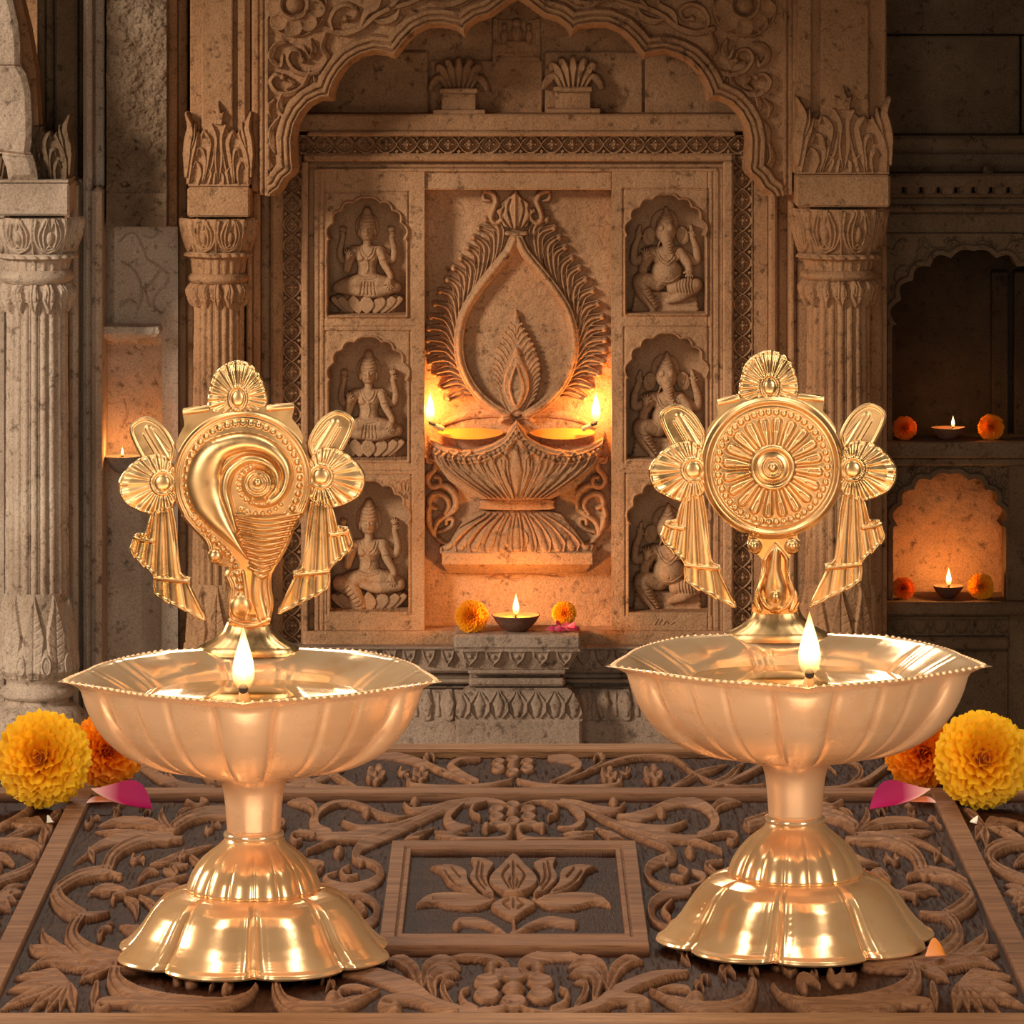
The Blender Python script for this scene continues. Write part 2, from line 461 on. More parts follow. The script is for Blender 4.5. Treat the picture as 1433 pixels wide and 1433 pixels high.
M['brass_base'] = brass('bright_brass', (1.0, .59, .27), .18, (.95, .48, .18), metal=.62, bump=.10, ns=40)
def simple(name, c, rough=.6, metal=0, emit=None, es=0, trans=0, coat=0, sss=0):
    m, nt, b = nmat(name)
    b.inputs['Base Color'].default_value = (*c, 1); b.inputs['Roughness'].default_value = rough; b.inputs['Metallic'].default_value = metal
    if trans: b.inputs['Transmission Weight'].default_value = trans
    if coat: b.inputs['Coat Weight'].default_value = coat
    if emit: b.inputs['Emission Color'].default_value = (*emit, 1); b.inputs['Emission Strength'].default_value = es
    return m
M['oil'] = simple('lamp_oil', (.55, .25, .05), .04, 0, coat=1.0)
M['oil'].node_tree.nodes['Principled BSDF'].inputs['Metallic'].default_value = .35
M['oil_stone'] = simple('oil_film', (.85, .38, .06), .12, 0, coat=.6)
M['char'] = simple('charred_wick', (.012, .009, .008), .8)
M['cotton'] = simple('oiled_cotton_wick', (.6, .42, .22), .6)
M['clay'] = stone('dark_clay', (.10, .045, .03), (.15, .07, .045), (.2, .1, .06), bump=.2, spots=.3)
M['clay_pale'] = stone('pale_clay', (.25, .19, .16), (.36, .29, .25), (.45, .37, .32), bump=.3, spots=.3)
def flame_mat(name, strength=2.4, mid=(1.0, .74, .26)):
    m = bpy.data.materials.new(name); m.use_nodes = True; nt = m.node_tree; nt.nodes.clear(); L = nt.links.new
    out = nt.nodes.new('ShaderNodeOutputMaterial'); em = nt.nodes.new('ShaderNodeEmission'); tr = nt.nodes.new('ShaderNodeBsdfTransparent')
    tc = nt.nodes.new('ShaderNodeTexCoord'); sp = nt.nodes.new('ShaderNodeSeparateXYZ'); L(tc.outputs['Generated'], sp.inputs[0])
    r = ramp(nt, sp.outputs[2], [(0.0, (.9, .33, .05)), (.18, (1.0, .62, .2)), (.4, (1.0, .86, .5)), (.75, (1.0, .80, .34)), (1.0, (1.0, .55, .12))])
    s = ramp(nt, sp.outputs[2], [(0.0, (.10, .10, .10)), (.2, (.45, .45, .45)), (.45, (1, 1, 1)), (.8, (.6, .6, .6)), (1.0, (.2, .2, .2))])
    mu = nt.nodes.new('ShaderNodeMath'); mu.operation = 'MULTIPLY'; mu.inputs[1].default_value = strength; L(s.outputs[0], mu.inputs[0])
    L(r.outputs[0], em.inputs[0])
    lw = nt.nodes.new('ShaderNodeLayerWeight'); lw.inputs[0].default_value = .35
    rr = ramp(nt, lw.outputs['Facing'], [(.1, (1, 1, 1)), (.55, (.35, .35, .35)), (.9, (.03, .03, .03))])
    m2 = nt.nodes.new('ShaderNodeMath'); m2.operation = 'MULTIPLY'; L(mu.outputs[0], m2.inputs[0]); L(rr.outputs[0], m2.inputs[1]); L(m2.outputs[0], em.inputs[1])
    mx = nt.nodes.new('ShaderNodeAddShader'); L(em.outputs[0], mx.inputs[0]); L(tr.outputs[0], mx.inputs[1])
    L(mx.outputs[0], out.inputs[0]); return m
M['flame'] = flame_mat('oil_flame')
def petal_mat(name, stops, tr=.35):
    m, nt, b = nmat(name); L = nt.links.new
    at = nt.nodes.new('ShaderNodeAttribute'); at.attribute_name = 'tip'
    r = ramp(nt, at.outputs['Fac'], stops); L(r.outputs[0], b.inputs['Base Color'])
    b.inputs['Roughness'].default_value = .55; b.inputs['Specular IOR Level'].default_value = .25
    t = nt.nodes.new('ShaderNodeBsdfTranslucent'); L(r.outputs[0], t.inputs[0])
    mx = nt.nodes.new('ShaderNodeMixShader'); mx.inputs[0].default_value = tr
    out = nt.nodes['Material Output']; L(b.outputs[0], mx.inputs[1]); L(t.outputs[0], mx.inputs[2]); L(mx.outputs[0], out.inputs[0])
    return m
M['mari_yellow'] = petal_mat('yellow_marigold_petals', [(0, (.55, .16, .005)), (.35, (.95, .42, .01)), (1, (1.0, .58, .012))])
M['mari_orange'] = petal_mat('orange_marigold_petals', [(0, (.45, .06, .003)), (.35, (.95, .22, .005)), (1, (1.0, .36, .008))])
M['mari_red'] = petal_mat('red_orange_marigold_petals', [(0, (.35, .03, .003)), (.4, (.85, .12, .006)), (1, (.95, .24, .02))])
M['rose'] = petal_mat('magenta_rose_petal', [(0, (.9, .55, .38)), (.22, (.75, .25, .25)), (.45, (.45, .008, .075)), (1, (.42, .004, .09))], .25)
M['rose_pink'] = petal_mat('pink_rose_petals', [(0, (.7, .2, .3)), (1, (.65, .02, .12))], .25)
M['petal_orange'] = petal_mat('loose_orange_petal', [(0, (1.0, .45, .2)), (1, (.95, .33, .02))], .3)
M['petal_rust'] = petal_mat('rust_petal', [(0, (.5, .1, .02)), (.7, (.6, .14, .04)), (1, (1., .7, .6))], .2)
M['mari_yellow_s'] = petal_mat('deep_yellow_marigold_petals', [(0, (.6, .14, .004)), (.35, (.95, .33, .008)), (1, (1.0, .45, .01))])
M['petal_pale'] = petal_mat('pale_petal', [(0, (.8, .7, .5)), (1, (.9, .8, .65))], .2)
M['red_oil'] = simple('reddish_oil', (.5, .09, .03), .25)
# ---------------------------------------------------------------- room shell
def struct(name, o): o['kind'] = 'structure'; return o
NW = {'t': 0}
def trim(mb, mat=None, smooth=False):
    NW['t'] += 1
    o = mb.build('trim_%d' % NW['t'], mat or M['stone'], smooth=smooth); o['kind'] = 'structure'; return o
FZ = -.75; CZ = .60
struct('', MB().box(-1.05, 1.0, 1.75, 6.5, FZ - .05, FZ).build('floor', M['stone_floor'], smooth=False))
struct('', MB().box(-1.05, 1.0, 4.65, 6.5, CZ, CZ + .06).build('shade_ceiling', M['stone_dark'], smooth=False))  # unseen ceiling, added to shade the top of the wall
struct('', MB().box(-1.05, 1.0, 6.36, 6.5, FZ, CZ).build('wall_back', M['stone_deep_shade'], smooth=False))
struct('', MB().box(.70, 1.0, 5.35, 6.36, FZ, CZ).build('shade_wall_right', M['stone_dark'], smooth=False))  # unseen side wall, added to darken the right bay
# wall core between the left pier and the right bay, with the tympanum above
m = MB(); m.pxbox(-60, 150, 1240, 1800, 6.055, .3); m.pxbox(-60, -200, 1240, 150, 6.055, .3)
for (a, b, c, d) in [(400, -60, 690, 70), (690, -60, 905, 52), (905, -60, 1060, 70), (400, 72, 600, 160), (602, 84, 760, 160), (762, 72, 900, 160), (902, 72, 1060, 160)]: m.pxbox(a + .7, b + .7, c - .7, d - .7, 6.045, .012, .0015)
struct('', m.build('wall_centre', M['stone'], smooth=False))
def cusped(cx, hw, ya, ys, yb, n=4, inset=4.5, bulge=.30):
    """multifoil opening outline, clockwise from bottom left"""
    L = [(cx - hw, yb), (cx - hw, ys + 3), (cx - hw + 1.5, ys), (cx - hw + inset, ys - 1)]
    rx, ry = hw - inset, ys - ya
    A = [pi - (pi / 2) * (i / n) ** .95 for i in range(n + 1)]
    cus = [(cx + rx * cos(a) * 1.0, ys - ry * (sin(a) ** .9) * .94) for a in A]; cus[-1] = (cx, ya)
    half = []
    for i in range(n):
        x0, y0 = cus[i]; x1, y1 = cus[i + 1]; dx, dy = x1 - x0, y1 - y0; l = math.hypot(dx, dy)
        nx, ny = dy / l, -dx / l
        if nx * (x0 - cx) + ny * (y0 - ys) < 0: nx, ny = -nx, -ny
        for k in range(0, 7):
            t = k / 7; s = sin(pi * t) * bulge * l * (1 if i < n - 1 else .55)
            half.append((x0 + dx * t + nx * s, y0 + dy * t + ny * s))
    half.append((cx, ya))
    L += half
    return L + [(2 * cx - x, y) for x, y in reversed(L[:-1])]
# ---------------------------------------------------------------- central carved surround
shr = thing('shrine_panel', 'large stone shrine panel behind the lamps: fret border, six niches and a sunken centre field', 'shrine panel', P(722, 905, 6.02))
m = MB()
m.pxbox(417, 160, 1043, 184, 5.988, .07, .002); m.pxbox(430, 184, 1030, 191, 5.982, .07, .002)
m.pxbox(424, 216, 1026, 226, 5.986, .07, .002); m.pxbox(424, 226, 1026, 238, 5.998, .05, .004)
m.build('lintel', M['stone'], shr, smooth=False)
def fretH(h, horizontal, c, pitch, s0, dark=-5):
    u = (h.X if horizontal else h.Y) - s0; v = (h.Y if horizontal else h.X) - c
    ph = (u / pitch) % 1.0; a = np.abs(np.sin(pi * u / pitch)) ** .8 * 11.8
    d = np.abs(np.abs(v) - a); H = np.full(h.H.shape, dark, np.float32)
    H = np.maximum(H, dark + 5 * np.clip((1.9 - d) / .8, 0, 1))
    uu = (ph - .5) * pitch; r = np.hypot(uu, v); an = np.arctan2(v, uu)
    pr = 7.8 * (.55 + .45 * np.abs(np.cos(an * 2)) ** .7)
    H = np.maximum(H, np.where(r < pr, dark + 4.2 * np.clip((pr - r) / 1.0, 0, 1) * (.6 + .4 * np.abs(np.cos(an * 4))), dark))
    H = np.maximum(H, np.where(r < 2, dark + 4.8, dark))
    un = np.minimum(ph, 1 - ph) * pitch   # corner leaflets
    r2 = np.hypot(un, np.abs(v) - 9.5); H = np.maximum(H, np.where(r2 < 3.2, dark + 4 * np.clip((3.2 - r2) / .8, 0, 1), dark))
    H = np.where(np.abs(v) > 12.2, dark + 5.5, H)
    h.H[:] = H
for (x0, y0, x1, y1, hz, c, pt, s0) in [(417, 189, 1053, 216, True, 202.5, 29.0, 4), (395, 216, 422, 905, False, 408.5, 29.6, 3), (1026, 216, 1053, 905, False, 1039.5, 29.4, 0)]:
    h = HF(x0, y0, x1, y1, 1.9); fretH(h, hz, c, pt, s0); h.noise(.5, 5, 5)
    h.build('fret_band', M['stone'], shr, wallpos(5.992, 2.8), thick=6)
def sidepanel(x0, x1, ops, mirror, name):
    h = HF(x0 - 1, 238, x1 + 1, 884, 1.5)
    h.noise(1.1, 16, 8 if mirror else 9, 3)
    D = np.full(h.X.shape, -50., np.float32)
    for op in ops:
        d = -poly_sdf(h.X, h.Y, cusped(*op)); D = np.maximum(D, d)
        cx, hw, ya, ys, yb = op
        # sunken rectangle edge around every opening
        for (a, b) in [((cx - hw - 4, yb + 4), (cx - hw - 4, ya - 9)), ((cx - hw - 4, ya - 9), (cx + hw + 4, ya - 9)), ((cx + hw + 4, ya - 9), (cx + hw + 4, yb + 4))]:
            h.groove([a, b], 1.3, 2.6, sm=0)
        h.H += 2.2 * np.exp(-((D + 2.2) / 1.3) ** 2) * (h.Y < ys)
    h.sdf = D
    for yy in (457, 659): h.groove([(x0 + 12, yy), (x1 - 12, yy)], 1.0, 1.6, sm=0)
    e = (x0 + 4 if mirror else x1 - 4)
    # stepped outer edge
    for k, dd in ((6, 1.6), (13, 1.2)):
        xx = x1 - k if mirror else x0 + k
        h.groove([(xx, 240), (xx, 884)], 1.2, dd * 1.6, sm=0)
    if not mirror:   # scratched marks near the lowest niche
        for L in ([(555, 677), (559, 674), (562, 679), (563, 686)], [(565, 688), (563, 676), (567, 674), (568, 686), (570, 674), (573, 673), (572, 687)]): h.groove(L, .7, 2.2, 4)
    else:
        for L in ([(916, 874), (921, 866)], [(921, 874), (926, 866)], [(928, 874), (932, 868), (935, 873)], [(938, 874), (944, 870)]): h.groove(L, .6, -1.8, 2)
    o = h.build(name, M['stone_frame'], shr, wallpos(5.992), thick=52)
sidepanel(441, 593, [(513.5, 54.5, 278, 336, 441), (515, 55, 473, 533, 644), (516.5, 55, 674, 734, 856)], False, 'niche_panel')
sidepanel(857, 1004, [(932, 55.5, 274, 331, 438.5), (933, 55.5, 468, 529, 642.5), (936, 56.5, 672, 734, 857)], True, 'niche_panel')
m = MB(); m.pxbox(441, 245, 594, 884, 6.040, .012); m.pxbox(857, 245, 1006, 884, 6.040, .012); m.build('niche_back', M['stone_fig'], shr, smooth=False)
m = MB()
m.pxbox(422, 226, 431, 905, 5.984, .07, .0015); m.pxbox(431, 236, 441, 905, 6.004, .05, .001)
m.pxbox(1004, 236, 1012, 905, 5.994, .06, .001); m.pxbox(1012, 226, 1026, 905, 5.984, .07, .002)
m.pxbox(593, 238, 857, 266, 5.996, .05, .002); m.pxbox(441, 236, 1004, 240, 5.99, .06, .001)
m.pxbox(424, 884, 1026, 905, 5.980, .08, .003)
m.build('frame_moulding', M['stone_frame'], shr, smooth=False)
# sunken centre field
h = HF(590, 264, 860, 886, .8); h.noise(2.2, 40, 21, 4); h.noise(.6, 6, 22, 2)
for L in ([(612, 800), (640, 801), (700, 803), (735, 801), (790, 806)], [(684, 808), (700, 803), (722, 812), (738, 803)]): h.groove(L, 1.5, 5)
h.disc(700, 806, 17, 5, 'flat', 'cut', ry=5)
h.build('sunken_field', M['stone_frame'], shr, wallpos(6.028))
# ---------------------------------------------------------------- relief of a lamp: flame border, bowl, lotus foot
rel = thing('lamp_relief', 'stone relief of a lotus-footed oil bowl under a tall leafy flame arch', 'relief', P(723, 805, 6.0))
C1 = lambda L: [(580 + x / 4.94, 240 + y / 4.94) for x, y in L]
C2 = lambda L: [(580 + x / 4.479, 500 + y / 4.479) for x, y in L]
mr = lambda L: [(1445.5 - x, y) for x, y in L]
def relbuild(h, name, Y=6.028, par=None, ex=0, mat=None, tr=.3, k=1.0):
    h.H *= 1.0; h.noise(.5, 5, 31, 2); h.sdf = np.where(h.H > tr, -1., 10.).astype(np.float32)
    return h.build(name, mat or M['stone_frame'], par or rel, wallpos(Y, k), thick=4)
h = HF(594, 260, 853, 588, 1.8)
band = cr([(720, 333), (712, 350), (701, 364), (675, 396), (655, 426), (645, 453), (642, 483), (646, 509), (656, 532), (670, 551), (688, 567), (708, 579)], 6)
tips = [(680, 306), (670, 318), (663, 331), (655, 345), (645, 360), (635, 374), (626, 390), (616, 406), (609, 424), (603, 442), (600, 459), (599, 475), (600, 490), (602, 506), (608, 522), (617, 541), (628, 556)]
acc = np.concatenate([[0], np.cumsum(np.linalg.norm(np.diff(band, axis=0), axis=1))])
def bandpt(s): return np.array([np.interp(s, acc, band[:, 0]), np.interp(s, acc, band[:, 1])])
for i, T in enumerate(tips):
    T = np.array(T, float); near = np.argmin(np.hypot(band[:, 0] - T[0], band[:, 1] - T[1])); s0 = acc[near]
    B = bandpt(s0 + (46 - 1.2 * i)) - np.array([5, 1]); Cc = bandpt(s0 + 16) * .42 + T * .58 + np.array([3, -5])
    for p in ([B, (B + Cc) / 2 + (Cc - T) * .16, Cc, T], ):
        for q in (p, [(1445.5 - a[0], a[1]) for a in p]):
            h.stroke(q, [2.5, 6.5, 8.5, 5], 6.5, 'fluted', sm=6)
            h.disc(q[-1][0], q[-1][1] + 1, 4.6, 8.5, 'dome')
for q in (band, [(1445.5 - x, y) for x, y in band]):
    h.stroke(q, 8.5, 9, 'flat', sm=0, e=2.5); h.stroke(q, 3.0, 2.0, 'round', 'add', sm=0)
    h.groove(q, 1.0, 0, sm=0)
sl = h.win(596, 320, 852, 588)
inner = poly_sdf(h.X[sl], h.Y[sl], np.vstack([band, [(1445.5 - x, y) for x, y in band[::-1]]]))
# crown leaf
CR = lambda L, m_=True: [C1(L)] + ([mr(C1(L))] if m_ else [])
h.poly(C1([(697, 112), (725, 150), (760, 185), (800, 215), (795, 240), (830, 265), (815, 300), (800, 345), (775, 385), (697, 400), (620, 385), (595, 345), (575, 300), (560, 265), (600, 240), (595, 215), (640, 185), (670, 150)]), 9, sm=3, e=2.5)
h.groove(C1([(697, 150), (697, 390)]), 1.0, -2)
for L in ([(665, 190), (650, 260), (680, 380)], [(620, 250), (610, 310), (660, 385)]):
    for q in CR(L): h.groove(q, 1.3, 4)
for q in CR([(490, 130), (540, 150), (565, 200), (545, 260), (530, 320), (560, 355), (600, 330), (610, 290), (585, 270)]): h.stroke(q, [5, 5, 5, 4.5, 4, 3.5], 8, 'round')
for q in CR([(475, 150), (480, 190), (520, 200)]): h.stroke(q, [3, 4, 2], 6, 'round')
h.stroke(C1([(640, 425), (697, 432), (770, 425)]), 4, 10, 'round')
relbuild(h, 'leaf_border', k=2.0)
h = HF(680, 424, 766, 590, 2.2)
tear = [(722.5, 432), (731, 455), (745, 478), (755, 505), (757, 530), (750, 555), (738, 572), (722.5, 584), (707, 572), (695, 555), (688, 530), (690, 505), (700, 478), (714, 455)]
h.poly(tear, 3.5, sm=4, e=1.5, dome=3)
d = poly_sdf(h.X, h.Y, cr(tear, 4, closed=True))
cx_ = 722.5
for side in (-1, 1):
    for k in range(16):
        t = k / 15; y = 452 + 105 * t; w = np.interp(y, [432, 455, 478, 505, 530, 555, 584], [2, 9, 22, 32, 34, 27, 2])
        x1 = cx_ + side * w; h.stroke([(cx_ + side * max(w - 12, 1), y + 14), (cx_ + side * (w - 6), y + 5), (x1, y)], [1.6, 3, 2.0], 4.5, 'round', base=3, sm=4)
inn = [(722.5, 482), (731, 505), (740, 525), (741, 545), (734, 562), (722.5, 574), (711, 562), (704, 545), (705, 525), (714, 505)]
h.poly(inn, 9, sm=4, e=1.5, dome=2)
h.stroke([(722.5, 508), (730, 530), (731, 545), (722.5, 566), (714, 545), (715, 530), (722.5, 508)], 1.6, 2.2, 'round', 'add')
h.stroke([(700, 590), (712, 578), (722.5, 572), (733, 578), (745, 590)], 4, 8, 'round')
relbuild(h, 'inner_flame', k=1.8)
# bowl
h = HF(594, 566, 853, 708, 2.0)
rimL = C2([(85, 455), (100, 500), (190, 545), (300, 570), (400, 560), (490, 530), (570, 480), (640, 385)])
full = rimL + mr(rimL)[::-1][1:]
body = full + C2([(1180, 500), (1140, 640), (1060, 740), (960, 810), (850, 862), (640, 870), (430, 862), (320, 800), (220, 740), (130, 640)])[0:0] + [(838, 640), (817, 668), (795, 683), (772, 693), (722, 695), (673, 693), (650, 683), (628, 668), (607, 640), (600, 618)]
dd = poly_sdf(h.X, h.Y, body)
X, Y = h.X - 722.7, h.Y - 600
bulge = 46 * np.sqrt(np.clip(1 - (X / 128) ** 2 * .96, 0, 1)) * np.sqrt(np.clip(1 - np.clip((h.Y - 640) / 110, 0, 1) ** 2, 0, 1))
h.H = np.where(dd < 0, 6 + bulge, 0).astype(np.float32)
H0 = h.H.copy()
def onb(fn): pass
# petals on the bowl
for k in range(-6, 7):
    t = k / 6.6; xt = 722.7 + 118 * sin(t * 1.25); xb = 722.7 + 42 * t; yt = 612 + 20 * (1 - abs(t)) if k else 606
    yt = {0: 612}.get(k, 622 + 14 * abs(abs(t) - .5) * 0 + 6)
    hwt = (15 if k == 0 else 10.5 * cos(t * 1.1) + 1.5)
    xm = xt * .8 + xb * .2
    if k: 
        for s2 in (-1, 1): h.stroke([(xt, yt), (xt + s2 * hwt * .75, yt + 8), (xm + s2 * hwt * .62, yt + 26), (xb + s2 * 2.4, 692)], [1.7, 2.0, 1.6, 1.0], 3.4, 'round', 'add')
        h.stroke([(xt, yt + 10), (xm, yt + 28), (xb, 688)], [1, 4.5, 1], 3, 'round', 'add')
for s2 in (-1, 1): h.stroke([(722.7, 607), (722.7 + s2 * 15, 628), (722.7 + s2 * 16, 655), (722.7 + s2 * 3, 692)], [2.2, 2.6, 2.4, 1.2], 4, 'round', 'add')
h.stroke([(722.7, 618), (722.7, 650), (722.7, 688)], [2, 9, 2], 4, 'round', 'add')
for q in (rimL, mr(rimL)):
    c = cr(q, 6); off = c + np.array([0, 5.5]); h.stroke(off, 1.4, 3, 'round', 'add', sm=0); off2 = c + np.array([0, 15.5]); h.stroke(off2, 1.8, 3, 'round', 'add', sm=0)
    ac = np.concatenate([[0], np.cumsum(np.linalg.norm(np.diff(c, axis=0), axis=1))])
    for s3 in np.arange(4, ac[-1] - 2, 7.2): h.disc(np.interp(s3, ac, c[:, 0]), np.interp(s3, ac, c[:, 1]) + 10.5, 3.4, 4, 'dome', 'add')
h.H = np.where(dd < 0, h.H, 0)
relbuild(h, 'bowl')
# oil showing behind the rim
oz = HF(604, 575, 842, 615, 1.2)
oz.H[:] = -1
for q in (C2([(120, 450), (200, 470), (330, 475), (470, 470), (560, 430), (500, 400), (350, 375), (200, 400)]), mr(C2([(120, 450), (200, 470), (330, 475), (470, 470), (560, 430), (500, 400), (350, 375), (200, 400)]))):
    oz.poly([(x, y) for x, y in q], 12, sm=4, e=4)
m = MB()
for sg in (0, 1):
    q = [(608, 598), (625, 592), (655, 590), (690, 590), (706, 590), (706, 610), (608, 612)]
    if sg: q = mr(q)[::-1]
    # little pool: a sloping surface from the panel to the rim
    P0 = [P(x, y - (8 if i < 5 else 0), 6.022) for i, (x, y) in enumerate(q)]
for sg in (0, 1):
    m = MB(); xs = np.linspace(613, 704, 30)
    e = np.sin(np.linspace(0, pi, 30)) ** .6
    if sg: xs = 1445.5 - xs[::-1]
    rows = [np.array([P(x, 603 - 4 * q, 6.022) for x, q in zip(xs, e)]), np.array([P(x, 604 + 3 * q, 6.012) for x, q in zip(xs, e)]), np.array([P(x, 606 + 9 * q, 6.002) for x, q in zip(xs, e)])]
    m.grid(np.stack(rows)); m.build('oil', M['oil_stone'], rel)
# inner back lip of the bowl
h = HF(606, 565, 840, 600, 1.8)
for q in (C2([(150, 440), (230, 395), (330, 362), (450, 350), (560, 362), (630, 385)]), mr(C2([(150, 440), (230, 395), (330, 362), (450, 350), (560, 362), (630, 385)]))): h.stroke(q, [2, 5, 7, 7, 5, 3], 5, 'round')
relbuild(h, 'back_lip')
# neck and lotus foot, slab
m = MB()
def rbox(x0, x1, y0, y1, Y, ex, b, n=10): m.pxbox(x0, y0, x1, y1, Y, ex, b)
h = HF(668, 690, 780, 716, 2.0); h.poly([(676, 694), (770, 694), (777, 703), (770, 713), (676, 713), (669, 703)], 20, sm=3, e=3, dome=6); relbuild(h, 'neck')
h = HF(616, 708, 834, 805, 2.0)
ft = [(676, 714), (770, 714), (790, 724), (806, 742), (818, 758), (829, 760), (827, 772), (620, 772), (619, 762), (630, 757), (641, 738), (655, 724)]
dd = poly_sdf(h.X, h.Y, cr(ft, 2, closed=True))
h.H = np.where(dd < 0, 14 + 26 * np.clip((h.Y - 712) / 55, 0, 1) ** 1.3 * np.sqrt(np.clip(1 - ((h.X - 723) / 120) ** 2, 0, 1)), 0).astype(np.float32)
for k in range(-5, 6):
    x0 = 723 + k * 8.5; x1 = 723 + k * 19.5
    for s2 in (-1, 1):
        if k == 0 or s2 * k > 0: h.stroke([(x0 + s2 * 3, 716), (x1 * .6 + x0 * .4 + s2 * 6, 735), (x1 + s2 * 8, 754), (x1 + s2 * 7, 766)], [1.2, 1.8, 2.2, 1.5], 4.5, 'round', 'add')
    h.stroke([(x0, 720), (x1 * .6 + x0 * .4, 740), (x1, 762)], [1, 5, 5], 4, 'round', 'add')
h.disc(723, 750, 17, 3, 'flat', 'add', ry=16)
h.H = np.where(dd < 0, h.H, 0)
sl = h.win(619, 769, 829, 785); h.H[sl] = 40 
m_ = (h.Y >= 785) & (h.Y < 801) & (np.abs(h.X - 723) < 104 - (h.Y - 785) * .5); h.H = np.where(m_, 38 - (h.Y - 785) * 1.7, h.H).astype(np.float32)
relbuild(h, 'lotus_foot')
# scrolls either side
for sg in (0, 1):
    T = (lambda L: mr(C2(L))) if sg else C2
    a, b = (805, 852) if sg else (593, 642)
    h = HF(a, 632, b, 764, 2.0)
    for L, w in [([(95, 630), (130, 650), (125, 700), (90, 740), (85, 780), (120, 810), (160, 790), (155, 750), (130, 745)], [3, 5, 5, 5, 4.5, 4]),
                 ([(120, 800), (190, 800), (250, 850), (260, 920), (210, 980), (150, 1020), (125, 1080), (150, 1140), (200, 1165)], [4, 6, 6.5, 6, 5, 5, 4, 3]),
                 ([(190, 975), (215, 930), (200, 880), (150, 850), (105, 870), (95, 920), (130, 940)], [4, 5, 5, 5, 4]),
                 ([(100, 910), (85, 980), (100, 1050), (130, 1110), (180, 1160)], [3, 6, 6, 5, 3]),
                 ([(150, 1090), (190, 1080), (235, 1050), (240, 1010), (205, 1010), (200, 1040)], [3, 4, 4.5, 4, 4]),
                 ([(70, 620), (85, 650), (110, 655)], [2, 4, 2]), ([(205, 985), (250, 960), (262, 930)], [2, 3, 1])]: h.stroke(T(L), w, 9, 'round')
    relbuild(h, 'side_scroll', k=1.7)
# ---------------------------------------------------------------- figures in the niches
def cap(h, pts, w, z, k=1.0, sm=4):
    pts = cr(pts, sm) if sm and len(pts) > 2 else np.array(pts, float)
    wa = np.atleast_1d(np.array(w, float)); za = np.atleast_1d(np.array(z, float))
    sl, D, T, SG = h.dist(pts, wa.max() + 2)
    if D is None: return
    W = np.interp(T, np.linspace(0, 1, len(wa)), wa); Z = np.interp(T, np.linspace(0, 1, len(za)), za)
    q = np.clip(1 - (D / W) ** 2, 0, 1); hh = Z + k * W * np.sqrt(q); m_ = D < W
    # smooth union
    H = h.H[sl]; s_ = 1.2
    n = np.where(m_, np.maximum(H, hh) + s_ * np.exp(-((H - hh) / (s_ * 1.6)) ** 2) * .5 * (H > .5), H); h.H[sl] = n
def ell(h, cx, cy, rx, ry, z, k, rot=0):
    sl = h.win(cx - rx - ry, cy - rx - ry, cx + rx + ry, cy + rx + ry); X = h.X[sl] - cx; Y = h.Y[sl] - cy
    if rot: X, Y = X * cos(rot) + Y * sin(rot), -X * sin(rot) + Y * cos(rot)
    q = (X / rx) ** 2 + (Y / ry) ** 2; hh = z + k * np.sqrt(np.clip(1 - q, 0, 1)); H = h.H[sl]; h.H[sl] = np.where(q < 1, np.maximum(H, hh), H)
def hand(h, x, y, ang, s, z):
    ell(h, x, y, 4.2 * s, 4.8 * s, z, 4 * s, ang)
    for i, a in enumerate((-.42, -.14, .14, .42)):
        L = (5.6, 6.6, 6.3, 5.0)[i] * s; d = ang + a - pi / 2
        bx, by = x + cos(ang + a * 1.4 - pi / 2) * 3.2 * s, y + sin(ang + a * 1.4 - pi / 2) * 3.2 * s
        cap(h, [(bx, by), (bx + cos(d) * L, by + sin(d) * L)], [1.25 * s, .95 * s], [z + 2.2 * s, z + 1.6 * s], sm=0)
    d = ang + 1.0 - pi / 2; cap(h, [(x + cos(d) * 2 * s, y + sin(d) * 2 * s), (x + cos(d + .1) * 6.5 * s, y + sin(d + .1) * 6.5 * s)], [1.5 * s, 1.1 * s], z + 2 * s, sm=0)
def lotusbud(h, x, y, s, z):
    for a in (-1.1, -.55, 0, .55, 1.1): cap(h, [(x, y + 3 * s), (x + sin(a) * 5.5 * s, y + 3 * s - cos(a) * 6 * s)], [1.6 * s, 2.3 * s, .7 * s], z + 2, sm=0)
def face(h, x, y, s, z):
    ell(h, x, y, 9 * s, 12 * s, z, 9 * s)
    for sx in (-1, 1):
        h.disc(x + sx * 3.6 * s, y - .8 * s, 2.4 * s, 1.2, 'dome', 'add', ry=1.3 * s); h.groove([(x + sx * 1.4 * s, y - 3.6 * s), (x + sx * 4 * s, y - 4.6 * s), (x + sx * 6 * s, y - 3.4 * s)], .7, 1.1)
        h.groove([(x + sx * 1.6 * s, y + .2), (x + sx * 5.6 * s, y)], .6, 1.0, sm=0); ell(h, x + sx * 9.4 * s, y + 1 * s, 2 * s, 5.5 * s, z, 4 * s)
    h.stroke([(x, y - 3 * s), (x, y + 2.8 * s)], [.8 * s, 1.9 * s], 2.6, 'round', 'add', sm=0)
    h.groove([(x - 3 * s, y + 6.1 * s), (x, y + 6.6 * s), (x + 3 * s, y + 6.1 * s)], .6, 1.6); h.stroke([(x - 2.4 * s, y + 7.4 * s), (x + 2.4 * s, y + 7.4 * s)], 1.1 * s, 1.1, 'round', 'add', sm=0)
